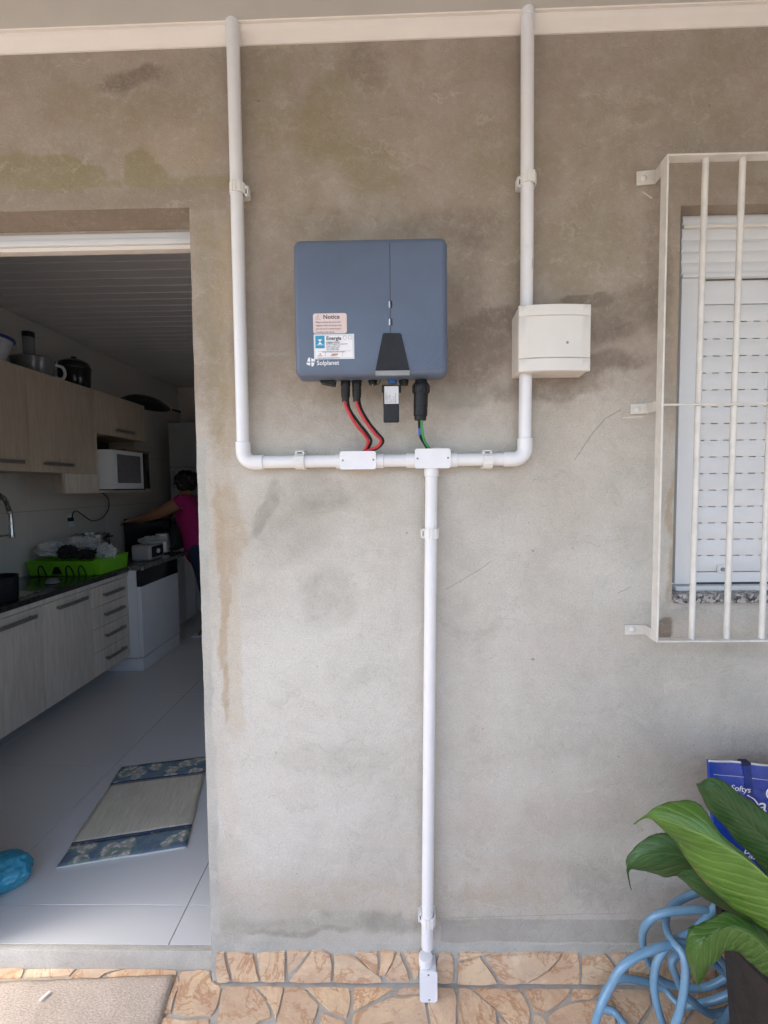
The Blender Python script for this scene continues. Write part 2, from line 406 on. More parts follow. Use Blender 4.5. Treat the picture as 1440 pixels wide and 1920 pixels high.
def lathe(name, prof, c, mat, parent=None, seg=32, axis='Z', cap=True, **kw):
    """prof: (radius, height) pairs"""
    bm = bmesh.new(); bm_lathe(bm, prof, c, seg, axis, cap); return fin(name, bm, mat, parent, **kw)
def bm_lathe(bm, prof, c, seg=32, axis='Z', cap=True):
    c = Vector(c); rings = []
    for r, h in prof:
        ring = []
        for k in range(seg):
            a = 2*math.pi*k/seg; x, y = r*math.cos(a), r*math.sin(a)
            ring.append(bm.verts.new(c + (Vector((x, y, h)) if axis == 'Z' else Vector((x, h, y)) if axis == 'Y' else Vector((h, x, y)))))
        rings.append(ring)
    for a, b in zip(rings, rings[1:]):
        for k in range(seg): bm.faces.new((a[k], a[(k+1) % seg], b[(k+1) % seg], b[k]))
    if cap:
        if prof[0][0] > 1e-5: bm.faces.new(rings[0][::-1])
        if prof[-1][0] > 1e-5: bm.faces.new(rings[-1])
def bm_prism(bm, pts, ext, bevel=0., seg=2):
    """closed 3D outline extruded by vector ext, outer (ext) rim bevelled"""
    n = bmesh.new(); ext = Vector(ext)
    A = [n.verts.new(Vector(p)) for p in pts]; B = [n.verts.new(Vector(p)+ext) for p in pts]; L = len(pts)
    n.faces.new(A[::-1]); top = n.faces.new(B)
    for i in range(L): n.faces.new((A[i], A[(i+1) % L], B[(i+1) % L], B[i]))
    if bevel: bmesh.ops.bevel(n, geom=list(top.edges), offset=bevel, segments=seg, affect='EDGES')
    merge(bm, n)
def prism(name, pts, ext, mat, parent=None, bevel=0., **kw):
    bm = bmesh.new(); bm_prism(bm, pts, ext, bevel); return fin(name, bm, mat, parent, **kw)
def rrect(x0, x1, z0, z1, r, y, seg=6):
    out = []
    for cx, cz, a0 in ((x1-r, z1-r, 0), (x0+r, z1-r, 90), (x0+r, z0+r, 180), (x1-r, z0+r, 270)):
        for k in range(seg+1):
            a = R(a0+90*k/seg); out.append(Vector((cx+r*math.cos(a), y, cz+r*math.sin(a))))
    return out
def text(name, body, size, loc, mat, parent, rot=(math.pi/2, 0, 0), sx=1., ext=.0002, spacing=1., off=0.):
    cu = bpy.data.curves.new(name, 'FONT'); cu.body = body; cu.size = size; cu.extrude = ext; cu.space_character = spacing; cu.offset = off
    t = bpy.data.objects.new(name, cu); col.objects.link(t)
    bpy.context.view_layer.update()
    me = bpy.data.meshes.new_from_object(t.evaluated_get(bpy.context.evaluated_depsgraph_get()))
    bpy.data.objects.remove(t); bpy.data.curves.remove(cu)
    me.materials.clear(); me.materials.append(M[mat] if isinstance(mat, str) else mat)
    o = bpy.data.objects.new(name, me); link(o, parent)
    o.rotation_euler = rot; o.scale = (sx, 1, 1); o.location = Vector(loc) - (wloc(parent) if parent else Vector())
    return o

# ================================================================== SETTING
ZF = .058                               # kitchen floor
XL, XR, YB = -2.60, .45, 4.35           # kitchen walls
ZC = 2.70
TH = .13                                # wall thickness in the door opening
DJ = -.5445; DT = P(357, 389).z          # door opening right side and top
DL = -1.36
WX0, WX1 = P(1280, 600).x-.012, 2.05
WZ0, WZ1 = 1.163, P(1300, 385).z

def holed_wall(xs, zs, holes, y0, y1, jit=None):
    xs = sorted(set(xs)); zs = sorted(set(zs)); nx, nz = len(xs), len(zs)
    hole = [[any(a < (xs[i]+xs[i+1])/2 < b and c < (zs[k]+zs[k+1])/2 < d for a, b, c, d in holes) for k in range(nz-1)] for i in range(nx-1)]
    vid, V, Fc = {}, [], []
    def vt(i, k, y):
        key = (i, k, y)
        if key not in vid:
            x, z = xs[i], zs[k]
            if jit: x, z = jit(x, z, y)
            vid[key] = len(V); V.append((x, y, z))
        return vid[key]
    for i in range(nx-1):
        for k in range(nz-1):
            if hole[i][k]: continue
            for y in (y0, y1): Fc.append((vt(i, k, y), vt(i+1, k, y), vt(i+1, k+1, y), vt(i, k+1, y)) if y == y0 else (vt(i, k, y), vt(i, k+1, y), vt(i+1, k+1, y), vt(i+1, k, y)))
            for di, dk, (p, q), (r, t) in ((-1, 0, (i, k), (i, k+1)), (1, 0, (i+1, k+1), (i+1, k)), (0, -1, (i+1, k), (i, k)), (0, 1, (i, k+1), (i+1, k+1))):
                a, b = i+di, k+dk
                if a < 0 or b < 0 or a >= nx-1 or b >= nz-1 or hole[a][b]:
                    Fc.append((vt(p, q, y0), vt(r, t, y0), vt(r, t, y1), vt(p, q, y1)))
    return V, Fc
_rg = np.random.default_rng(5)
def vnoise(x, z, sc_, oct_=5, seed=0):
    out = 0; amp = .5
    for o in range(oct_):
        g = np.random.default_rng(seed*31+o).random((64, 64)); u, v = x*sc_+50.3, z*sc_+50.7
        iu, iv = np.floor(u).astype(int), np.floor(v).astype(int); fu, fv = u-iu, v-iv; fu = fu*fu*(3-2*fu); fv = fv*fv*(3-2*fv)
        a, b, c, d = g[iu % 64, iv % 64], g[(iu+1) % 64, iv % 64], g[iu % 64, (iv+1) % 64], g[(iu+1) % 64, (iv+1) % 64]
        out = out+amp*((a*(1-fu)+b*fu)*(1-fv)+(c*(1-fu)+d*fu)*fv-.5)*2; sc_ *= 2.03; amp *= .55
    return out
def stain_masks(me):
    n = len(me.vertices); co = np.empty(n*3, np.float32); me.vertices.foreach_get('co', co); co = co.reshape(-1, 3); X, Z = co[:, 0].astype(float), co[:, 2].astype(float)
    wx = X+vnoise(X, Z, 8, 6, 1)*.034; wz = Z+vnoise(X, Z, 8, 6, 2)*.036
    MK = {k: np.zeros(n) for k in ('coat', 'brown', 'olive', 'ochre', 'salmon', 'dgrey', 'pale', 'door', 'band', 'lime')}
    def sm(v, a, b): t = np.clip((v-a)/(b-a), 0, 1); return t*t*(3-2*t)
    def blob(kind, px, py, rx, ry, a=1., rot=0., soft=.7):
        c = P(px, py); k_ = 1.29/863.4; r_ = R(rot); dx, dz = wx-c.x, wz-c.z
        u = (dx*math.cos(r_)+dz*math.sin(r_))/(rx*k_); v = (-dx*math.sin(r_)+dz*math.cos(r_))/(ry*k_)
        f = a*(1-sm(np.hypot(u, v), 1-soft*.5, 1+soft*.5)); MK[kind] = MK[kind]+f-MK[kind]*f
    zz = Z+vnoise(X, Z, 2.2, 5, 3)*.20
    MK['coat'] = sm(zz, 1.40, 1.95)*.95
    for b_ in (('lime', 590, 1330, 210, 300, .8, 0, 1.2), ('lime', 480, 1600, 90, 130, .6, 0, 1.), ('lime', 1000, 1330, 170, 200, .4, 0, 1.3), ('lime', 650, 1040, 200, 90, .35, 0, 1.),  # lower wall brightening, painted as soft pale blobs
        ('brown', 250, 148, 72, 20, .7, 4, .9), ('olive', 230, 190, 190, 55, .35, 0, 1.), ('olive', 60, 328, 100, 30, .75, 0, .4), ('olive', 135, 322, 66, 30, .85, -6, .3),
        ('olive', 256, 312, 30, 36, .9, -12, .3), ('olive', 292, 328, 26, 24, .85, 0, .35), ('olive', 370, 345, 90, 18, .6, 0, .7), ('olive', 610, 230, 50, 90, .6, -22, .8),
        ('olive', 690, 310, 66, 55, .55, 0, .8), ('olive', 500, 180, 50, 110, .45, 0, 1.), ('brown', 680, 120, 46, 36, .4, 0, .9), ('brown', 850, 425, 120, 36, .45, 0, 1.),
        ('brown', 600, 425, 70, 34, .35, 0, 1.), ('brown', 520, 560, 30, 60, .3, 0, 1.), ('brown', 880, 510, 40, 110, .35, 0, 1.), ('olive', 930, 300, 90, 70, .3, 0, 1.), ('olive', 1130, 300, 80, 120, .25, 0, 1.), ('salmon', 330, 270, 110, 60, .35, 0, 1.), ('brown', 905, 620, 75, 40, .8, 8, .7), ('brown', 870, 690, 90, 46, .65, 0, .8), ('brown', 1100, 556, 50, 15, .95, 6, .35), ('brown', 1160, 590, 85, 42, .6, 26, .8),
        ('brown', 1115, 690, 90, 26, .65, 14, .7), ('brown', 1030, 735, 110, 18, .5, 4, .8), ('brown', 1235, 480, 26, 170, .45, 0, .8), ('olive', 1080, 460, 120, 60, .3, 0, 1.),
        ('dgrey', 860, 750, 60, 25, .55, 0, .8), ('olive', 400, 620, 24, 260, .45, 2, .8), ('salmon', 425, 520, 30, 110, .65, -4, .8), ('salmon', 428, 760, 26, 120, .6, 0, .7),
        ('salmon', 432, 1000, 36, 95, .6, 2, .6), ('ochre', 437, 1240, 24, 165, .85, 1, .3), ('salmon', 419, 1130, 10, 240, .7, 1, .5), ('ochre', 424, 1480, 16, 130, .5, 0, .6),
        ('ochre', 450, 1640, 60, 60, .35, 0, .9), ('dgrey', 600, 930, 60, 40, .42, -20, .8), ('dgrey', 540, 1010, 80, 55, .36, 30, .9), ('dgrey', 500, 960, 14, 60, .5, -25, .6),
        ('dgrey', 615, 1120, 60, 60, .35, 0, .9), ('dgrey', 690, 1275, 55, 26, .28, 25, .8), ('dgrey', 640, 1430, 120, 45, .3, 0, 1.), ('salmon', 780, 1690, 420, 50, .35, -2, .9),
        ('salmon', 960, 1640, 160, 40, .3, 0, .9), ('dgrey', 560, 1750, 110, 7, .6, 0, .9), ('dgrey', 730, 1735, 60, 30, .4, 0, .9), ('dgrey', 610, 1735, 300, 22, .4, 0, 1.),
        ('brown', 1240, 1180, 16, 28, .8, -10, .3), ('salmon', 1258, 1010, 8, 130, .7, -1, .5), ('salmon', 1262, 640, 8, 200, .5, 0, .5), ('dgrey', 1140, 1660, 90, 60, .35, 0, 1.)): blob(*b_)
    def band(kind, ax, lo, hi, other, olo, ohi, a, e):
        f = sm(ax, lo-e, lo+e)*(1-sm(ax, hi-e, hi+e))*sm(other, olo-e, olo+e)*(1-sm(other, ohi-e, ohi+e))*a; MK[kind] = np.maximum(MK[kind], f)
    bx_, bz_ = X+vnoise(X, Z, 9, 4, 6)*.014, Z+vnoise(X, Z, 9, 4, 7)*.009
    band('pale', bx_, -.62, -.522, bz_, -.2, 1.62, .8, .008)
    band('olive', bz_, P(300, 352).z, P(300, 334).z, X, -2, -.44, .6, .012)
    band('door', bz_, P(300, 396).z, P(300, 350).z, X, -2, -.44, .8, .010)
    band('band', bz_, P(1000, 1768).z, P(1000, 1722).z, X, .13, .95, .85, .008)
    band('pale', bz_, P(800, 1783).z-.02, P(800, 1769).z, X, -.56, 1.6, .9, .005)
    for nm_, ks in (('stain_a', ('coat', 'brown', 'olive')), ('stain_b', ('ochre', 'salmon', 'dgrey')), ('stain_c', ('pale', 'door', 'band'))):
        at = me.attributes.new(nm_, 'FLOAT_COLOR', 'POINT'); d = np.ones((n, 4), np.float32)
        for i_, k_ in enumerate(ks): d[:, i_] = np.clip(MK[k_], 0, 1)
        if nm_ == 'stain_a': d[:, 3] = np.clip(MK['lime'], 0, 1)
        at.data.foreach_set('color', d.ravel())
rj = random.Random(3)
_jt = {}
def jit(x, z, y):
    if abs(x-DJ) < 1e-6 and z < DT+.01:
        key = round(z, 4)
        if key not in _jt: _jt[key] = .0016*noise.noise(Vector((0, 0, z*14)))+.0016*noise.noise(Vector((3, 0, z*55)))*max(0, noise.noise(Vector((8, 0, z*3)))*3)
        t = (z-.05)/2.2
        return (DJ - .008*(1-t) + _jt[key] + (.003 if y > .05 else 0), z)
    if abs(z-DT) < 1e-6 and x <= DJ:
        return (x, z + .0012*noise.noise(Vector((x*16, 2, 0))))
    return (x, z)
zs = [0, 2.645, DT, WZ0, WZ1] + [.008*k for k in range(1, 331)]
xs = [-3.2, -2.4, -1.8, DL, DJ, WX0, WX1, 2.9] + [-1.2+.008*k for k in range(289)] + [1.3, 1.6]
zs = [z for z in zs if z in (DT, WZ0, WZ1) or min(abs(z-q) for q in (DT, WZ0, WZ1)) > .002]
xs = [x for x in xs if x in (DJ, WX0) or min(abs(x-q) for q in (DJ, WX0)) > .002]
V, Fc = holed_wall(xs, zs, [(DL, DJ, -1, DT), (WX0, WX1, WZ0, WZ1)], 0, TH, jit)
V = [(x, y, 2.70 if abs(z-2.645) < 1e-4 else z) for x, y, z in V]
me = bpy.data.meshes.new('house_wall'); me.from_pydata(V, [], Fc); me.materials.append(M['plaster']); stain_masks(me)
hw = bpy.data.objects.new('house_wall', me); col.objects.link(hw)
tag(hw, 'stained unpainted cement plaster wall of the house with doorway and window opening', 'wall')

# crazy paving stones on the baseboard, pieces of the wall
def c4(l): return [(380+x/2.769, 1660+y/2.769) for x, y in l]
def c2(l): return [(840+x/2.4, 1700+y/2.4) for x, y in l]
def c7(l): return [(x/3.27, 1720+y/3.27) for x, y in l]
base_stones = [c4(s_) for s_ in (
    [(76, 340), (116, 338), (128, 400), (150, 492), (76, 494)],
    [(130, 346), (200, 342), (263, 350), (280, 420), (294, 491), (163, 491), (145, 420)],
    [(283, 352), (330, 340), (430, 336), (431, 400), (430, 491), (306, 491)],
    [(441, 330), (500, 328), (552, 332), (510, 395), (455, 455), (440, 430)],
    [(450, 491), (505, 420), (567, 330), (630, 330), (667, 352), (669, 420), (667, 496)],
    [(682, 356), (720, 346), (765, 350), (860, 420), (930, 468), (935, 496), (678, 497)],
    [(786, 341), (906, 336), (905, 452), (888, 449)],
    [(920, 336), (1001, 336), (962, 425), (945, 455), (918, 457)],
    [(1008, 345), (1030, 340), (1055, 420), (1078, 488), (960, 494), (948, 465)],
    [(1048, 338), (1122, 336), (1122, 450), (1098, 480)],
    [(1226, 350), (1255, 342), (1288, 344), (1301, 362), (1302, 499), (1205, 500), (1208, 400)])]
base_stones += [c2(s_) for s_ in (
    [(42, 202), (205, 199), (130, 213), (44, 232)],
    [(43, 246), (142, 217), (190, 280), (224, 340), (42, 342)],
    [(164, 216), (240, 204), (510, 200), (470, 250), (400, 305), (340, 338), (240, 338), (200, 270)],
    [(521, 203), (584, 201), (588, 270), (589, 340), (360, 341), (455, 282)],
    [(600, 226), (650, 219), (708, 206), (755, 272), (700, 340), (597, 340)],
    [(722, 200), (794, 196), (794, 330), (745, 330), (765, 275)],
    [(808, 200), (900, 197), (915, 275), (860, 310), (806, 330)],
    [(925, 196), (1060, 194), (1110, 250), (1060, 335), (880, 336), (930, 285)],
    [(1075, 194), (1200, 192), (1190, 335), (1078, 336), (1122, 250)])]
def wob(pts, amp, n=3, shrink=.0016):
    cen = sum((Vector(p) for p in pts), Vector())/len(pts)
    pts = [Vector(p)-(Vector(p)-cen).normalized()*shrink for p in pts]
    return _wob(pts, amp, n)
def _wob(pts, amp, n=3):
    """points along each edge, slightly wavering like a snapped stone edge"""
    out = []
    for i in range(len(pts)):
        a, b = Vector(pts[i]), Vector(pts[(i+1) % len(pts)])
        for k in range(n):
            p = a.lerp(b, k/n)
            q = noise.noise_vector(p*23.)*amp
            out.append(p + Vector((q.x, q.y, q.z)))
    return out
wall_ang = 0
for s_ in base_stones:
    pts = [P(x, y) for x, y in s_]
    pts = [Vector((p.x, .003, min(max(p.z, .004), .104))) for p in wob(pts, .004)]
    prism('baseboard_stone', pts, (0, -.010-random.random()*.003, 0), 'stone', hw, .0022)
for k in range(4):
    a = P(1340, 1800).x + k*.17
    pts = [Vector((a+.004, .003, .104)), Vector((a+.166-.02*(k % 2), .003, .104)), Vector((a+.166+.02*(k % 2), .003, .004)), Vector((a+.004, .003, .004))]
    prism('baseboard_stone', wob(pts, .005), (0, -.011, 0), 'stone', hw, .0022)

# patio floor with crazy paving
fl = box('patio_floor', (-3.2, -3.1, -.12), (3.0, TH-.09, -.0035), 'mortar', bevel=0); tag(fl, 'mortar bed of the patio floor', kind='structure')
F = [c4(s_) for s_ in (
    [(-30, 515), (0, 503), (100, 514), (84, 590), (66, 652), (38, 684), (-60, 640), (-50, 560)],
    [(115, 520), (190, 513), (264, 515), (330, 600), (358, 688), (288, 706), (240, 760), (90, 830), (74, 690), (85, 590)],
    [(280, 515), (424, 512), (405, 600), (378, 700), (350, 620)],
    [(430, 515), (510, 515), (560, 570), (604, 620), (576, 700), (545, 800), (395, 800), (385, 700), (412, 600)],
    [(526, 515), (759, 514), (772, 600), (766, 640), (748, 690), (655, 652), (612, 612), (570, 560)],
    [(777, 515), (900, 513), (1003, 530), (905, 595), (786, 650), (782, 600)],
    [(620, 658), (690, 690), (744, 706), (740, 800), (590, 800)],
    [(785, 668), (915, 612), (1000, 577), (1150, 576), (1172, 700), (1180, 810), (765, 810), (775, 710)],
    [(1020, 532), (1140, 518), (1145, 562), (1005, 564)],
    [(1160, 530), (1220, 518), (1305, 515), (1318, 600), (1318, 810), (1196, 810), (1182, 700)])]
F += [c2(s_) for s_ in (
    [(46, 352), (84, 350), (150, 410), (218, 466), (222, 540), (218, 620), (46, 620)],
    [(104, 351), (200, 350), (316, 354), (350, 420), (370, 475), (368, 600), (320, 600), (240, 480), (170, 420)],
    [(332, 352), (544, 350), (546, 390), (500, 440), (435, 478), (385, 465), (355, 400)],
    [(560, 350), (700, 348), (690, 390), (640, 416), (552, 418)],
    [(232, 490), (300, 560), (320, 620), (230, 620)],
    [(385, 484), (430, 492), (470, 560), (470, 640), (385, 640)],
    [(452, 490), (540, 432), (640, 428), (720, 410), (745, 440), (770, 640), (490, 640)],
    [(715, 350), (900, 350), (920, 440), (860, 520), (790, 640), (760, 440), (708, 390)],
    [(915, 350), (1100, 350), (1090, 480), (1000, 640), (810, 640), (880, 520), (936, 440)],
    [(1115, 350), (1330, 350), (1330, 640), (1020, 640), (1106, 480)])]
F += [c7(s_) for s_ in (
    [(-260, 288), (168, 284), (150, 330), (132, 372), (-300, 378)],
    [(184, 286), (482, 294), (450, 330), (420, 362), (145, 372)],
    [(500, 296), (770, 304), (640, 345), (560, 420), (430, 366)],
    [(790, 306), (1090, 322), (1080, 370), (1000, 470), (760, 500), (655, 350)],
    [(1104, 330), (1290, 320), (1298, 395), (1365, 415), (1345, 500), (1318, 560), (1280, 600), (1160, 606), (1062, 596), (1080, 480)],
    [(1090, 350), (1098, 420), (1064, 500), (1048, 598), (985, 600)],
    [(975, 618), (1130, 628), (1284, 622), (1262, 740), (940, 740)])]
for s_ in F:
    pts = [PZ(x, y, 0) for x, y in s_]
    pts = [Vector((p.x, p.y, -.006)) for p in wob(pts, .004)]
    pts = [Vector((p.x, min(p.y, -.013 if p.x > -.53 else .033), p.z)) for p in pts]
    if sum((pts[i].x*pts[(i+1) % len(pts)].y-pts[(i+1) % len(pts)].x*pts[i].y) for i in range(len(pts))) < 0: pts = pts[::-1]
    prism('paving_stone', pts, (0, 0, .006+random.random()*.0015), 'stone', fl, .002)
box('mortar_joint', (DJ+.02, -.02, -.0045), (2.2, .003, -.0012), 'mortar', fl, 0)
# paving goes on behind the viewpoint: one joined field of irregular slabs
bm = bmesh.new(); rr = random.Random(11)
seeds = [(x*.24+rr.uniform(-.08, .08)-3.1, -.27-y*.24+rr.uniform(-.07, .07)) for x in range(26) for y in range(12)]
for i, (sx, sy) in enumerate(seeds):
    poly = [(sx-.3, sy-.3), (sx+.3, sy-.3), (sx+.3, sy+.3), (sx-.3, sy+.3)]
    def clip(poly, nx, ny, d):
        out = []
        for j in range(len(poly)):
            a, b = poly[j], poly[(j+1) % len(poly)]; da, db = a[0]*nx+a[1]*ny-d, b[0]*nx+b[1]*ny-d
            if da <= 0: out.append(a)
            if da*db < 0: t = da/(da-db); out.append((a[0]+(b[0]-a[0])*t, a[1]+(b[1]-a[1])*t))
        return out
    for j, (qx, qy) in enumerate(seeds):
        if j == i or abs(qx-sx) > .7 or abs(qy-sy) > .7: continue
        nx, ny = qx-sx, qy-sy; L = math.hypot(nx, ny); nx /= L; ny /= L
        poly = clip(poly, nx, ny, (nx*(qx+sx)/2+ny*(qy+sy)/2)-.006)
        if len(poly) < 3: break
    if len(poly) >= 3:
        poly = clip(poly, 0, 1, -.165)
    if len(poly) >= 3:
        poly = clip(poly, 0, -1, 3.08); 
    if len(poly) >= 3:
        bm_prism(bm, [(x, y, -.006) for x, y in poly], (0, 0, .006), 0)
tag(fin('paving_field', bm, 'stone', fl), kind='stuff')

# patio ceiling, crown moulding
def zc(x): return P(0, 104).z + (P(1440, 50).z-P(0, 104).z)*(x+1.04)/2.04
bm = bmesh.new()
xa, xb = -3.2, 3.0
prof = [(0, 0), (-.004, .0), (-.006, .006), (-.011, .011), (-.019, .018), (-.026, .026), (-.0265, .030), (-.034, .0305), (-.036, .034), (0, .05)]
A = [bm.verts.new((xa, y, zc(xa)+z)) for y, z in prof]; B = [bm.verts.new((xb, y, zc(xb)+z)) for y, z in prof]
for i in range(len(prof)): bm.faces.new((A[i], A[(i+1) % len(prof)], B[(i+1) % len(prof)], B[i]))
tag(fin('crown_moulding', bm, 'crown', smooth=50), 'white crown moulding running along the top of the plaster wall', 'moulding')
bm = bmesh.new()
def sheet(bm, x0, x1, y0, y1, dz, t=.03):
    v = [bm.verts.new((x, y, zc(x)+dz+h)) for h in (0, t) for x, y in ((x0, y0), (x1, y0), (x1, y1), (x0, y1))]
    for f_ in ((0, 1, 2, 3), (4, 5, 6, 7), (0, 1, 5, 4), (1, 2, 6, 5), (2, 3, 7, 6), (3, 0, 4, 7)): bm.faces.new([v[i] for i in f_])
sheet(bm, -2.55, 3.0, -1.9, -.002, .033)
tag(fin('patio_ceiling', bm, 'ceil', smooth=0), 'smooth pale grey ceiling of the covered patio', kind='structure')
bm = bmesh.new(); bm_box(bm, (-2.65, -2.02, 2.60), (3.1, -1.89, 2.95), .004); bm_box(bm, (-2.65, -1.9, 2.74), (3.1, TH, 2.9), 0)
tag(fin('patio_roof', bm, 'hedge'), 'roof slab over the covered patio', 'roof')
# open yard behind the viewpoint
tag(box('yard_ground', (-60, -60, -.3), (60, 60, -.125), 'yard', bevel=0), 'concrete yard in front of the patio', kind='structure')
tag(box('garden_wall', (-9, -8.2, -.13), (9, -8.0, 1.9), 'hedge'), 'painted garden wall across the yard facing the house', 'wall')
tag(box('side_wall', (2.25, -1.85, 0), (2.39, -.002, 2.66), 'plaster_plain'), 'plaster wall closing the right end of the patio', 'wall')  # out of view, added to cut light from the right

# ------------------------------------------------------------------ kitchen shell
bm = bmesh.new()
bm_box(bm, (XL-.15, TH, -.1), (XL-.012, YB+.15, 2.9)); [bm_box(bm, (XR, a_, c_), (XR+.15, b_, d_)) for a_, b_, c_, d_ in ((TH+.001, .75, -.1, 2.9), (1.75, YB+.15, -.1, 2.9), (.75, 1.75, -.1, 1.25), (.75, 1.75, 1.95, 2.9))]; bm_box(bm, (XL-.012, YB, -.1), (XR, YB+.15, 2.9))  # unseen opening added in the right wall to bring in daylight
bm_box(bm, (XL-.15, 0.001, 2.75), (XR+.15, YB+.15, 2.92))
tag(fin('kitchen_walls', bm, M['ceramic'], smooth=0), 'plain walls around the dark kitchen', kind='structure')
kf = box('kitchen_floor', (XL-.012, TH-.08, -.1), (XR, YB, ZF-.006), 'grout', bevel=0); tag(kf, 'kitchen floor', kind='structure')
xt = [-1.4405-.73*2, -1.4405-.73, -1.4405, -.7105, .0195, .7]
yt = [.0, .1895, .9885, 1.7875, 2.5865, 3.3855, 4.1845, 4.9]
for a, b in zip(xt, xt[1:]):
    for c, d in zip(yt, yt[1:]):
        a_, b_, c_, d_ = max(a, XL-.01)+.0012, min(b, XR)-.0012, max(c, .054)+.0012, min(d, YB)-.0012
        if c < .05: a_, b_ = max(a_, DL), min(b_, DJ-.008)
        if b_ > a_ and d_ > c_: box('floor_tile', (a_, c_, ZF-.0065), (b_, d_, ZF), 'tile', kf, .0008, 1)
# raw cement threshold
bm = bmesh.new(); bm_box(bm, (DL, .034, -.03), (DJ-.010, .0545, ZF+.001), .004, 2)
for v in bm.verts:
    q = noise.noise(v.co*30); v.co.y += q*.002
tag(fin('door_threshold', bm, M['plaster_plain']), 'rough grey cement threshold step at the kitchen doorway', 'threshold')
# lining planks of the kitchen ceiling
kc = box('kitchen_ceiling', (XL-.01, TH, ZC+.012), (XR, YB, ZC+.04), 'grout', bevel=0); tag(kc, 'kitchen ceiling', kind='structure')
yy = TH+.005
while yy < YB-.02:
    box('ceiling_plank', (XL, yy, ZC), (XR, min(yy+.094, YB), ZC+.012), 'pvcceil', kc, .004, 1); yy += .1
# tiles on the kitchen side wall
kw_ = box('kitchen_side_wall', (XL-.0115, TH+.01, ZF), (XL-.004, YB, ZC), 'grout', bevel=0); tag(kw_, 'tiled kitchen side wall', kind='structure')
zt = [ZF, .37, .85, 1.325, 1.80, 2.275, ZC]
for a, b in zip(zt, zt[1:]):
    c = TH+.01
    while c < YB: box('wall_tile', (XL-.004, c+.001, a+.001), (XL+.003, min(c+.9, YB)-.001, b-.001), 'ceramic', kw_, .001, 1); c += .9
# white trim at the head of the door opening
dh = thing('door_head_trim', 'white painted trim strips across the top of the kitchen doorway', 'door trim', (-.95, .1, DT-.03))
z1 = P(357, 437, .10).z; z2 = P(357, 466, .10).z
m_ = z1-(z1-z2)*.38
box('upper_strip', (DL, .10, m_+.002), (DJ-.006, .128, z1+.004), 'alu', dh, .002)
box('lower_strip', (DL, .092, z1-(z1-z2)*.72), (DJ-.006, .128, m_), 'alu', dh, .002)
box('rail', (DL, .100, z2), (DJ-.006, .127, z1-(z1-z2)*.74), 'crown', dh, .002)
box('filler', (DL, .104, z1+.004), (DJ-.006, .128, DT+.004), 'plaster_plain', dh, .001)
# open door leaf folded back flat against the inside of the front wall, beside the opening
dl = thing('kitchen_door', 'white kitchen door folded back inside, left of the doorway', 'door', (DL-.4, .15, ZF))
box('leaf', (DL-.84, .145, ZF+.008), (DL-.02, .18, 2.1), 'alu', dl, .002)
tube('handle', [(DL-.76, .181, 1.05), (DL-.76, .23, 1.05), (DL-.65, .23, 1.05)], .009, 'steel', dl)

# ================================================================== WINDOW AND GRILLE
win = thing('window', 'white aluminium window with closed roller shutter behind the iron grille', 'window', (WX0, .04, WZ0))
yw = .04
zt_ = P(1290, 402, yw).z; zbx = P(1290, 521, yw).z; zbot = P(1290, 1108, yw).z
xw0 = P(1272, 800, yw).x
box('frame_stile', (xw0, yw, zbot+.02), (P(1316, 700, yw).x-.002, yw+.06, zbx-.001), 'alu', win, .003)
box('frame_stile', (WX1-.06, yw, zbot+.02), (WX1, yw+.06, zbx-.001), 'alu', win, .003)
# shutter housing of fluted strips
hz = [402, 422, 428, 448, 470, 491, 514]
hs = [P(1300, q, yw).z for q in hz]
box('housing_panel', (xw0, yw+.012, zbx), (WX1, yw+.06, zt_+.012), 'alu', win, 0)
for a, b, o_ in ((0, 1, 0), (2, 3, .002), (3, 4, .004), (4, 5, .002), (5, 6, 0)):
    bm = bmesh.new(); za, zb = hs[a], hs[b]; n_ = 6
    ring = []
    for k in range(n_+1):
        t = k/n_; ring.append((yw+o_*.5+.006-.0035*math.sin(math.pi*t)**.5, za+(zb-za)*t))
    ring = [(yw+.014, za-.0005)] + ring + [(yw+.014, zb+.0005)]
    A = [bm.verts.new((xw0, y, z)) for y, z in ring]; B = [bm.verts.new((WX1, y, z)) for y, z in ring]
    for i in range(len(ring)-1): bm.faces.new((A[i], A[i+1], B[i+1], B[i]))
    bm.faces.new(A); bm.faces.new(B[::-1])
    fin('housing_strip', bm, 'alu', win, smooth=60)
box('housing_strip', (xw0, yw-.004, hs[2]), (WX1, yw+.014, hs[1]), 'crown', win, .0015)
box('top_rail', (xw0, yw-.004, zbx), (WX1, yw+.02, hs[6]), 'alu', win, .0015)
# slats with perforated joints
xs0 = P(1316, 800, yw).x
z = P(1340, 538, yw+.012).z; zend = P(1340, 1072, yw+.012).z
sl0 = P(1340, 569, yw+.012).z
box('shutter_top_rail', (xs0, yw+.018, sl0), (WX1-.061, yw+.035, zbx-.001), 'alu', win, .002)
nsl = 16; hsl = (sl0-zend)/nsl
box('shutter_back', (xs0-.005, yw+.027, zend-.08), (WX1-.055, yw+.03, sl0), 'alu_d', win, 0)
for i in range(nsl):
    zt2 = sl0-i*hsl
    bm = bmesh.new(); n_ = 6; prof = []
    for k in range(n_+1):
        t = k/n_; prof.append((yw+.018-.0035*math.sin(math.pi*t), zt2-.0026-(hsl-.0030)*t))
    prof = [(yw+.0262, prof[0][1])] + prof + [(yw+.0262, prof[-1][1])]
    A = [bm.verts.new((xs0, y, z_)) for y, z_ in prof]; B = [bm.verts.new((WX1-.061, y, z_)) for y, z_ in prof]
    for k in range(len(prof)-1): bm.faces.new((A[k], A[k+1], B[k+1], B[k]))
    fin('shutter_slat', bm, 'alu', win, smooth=50)
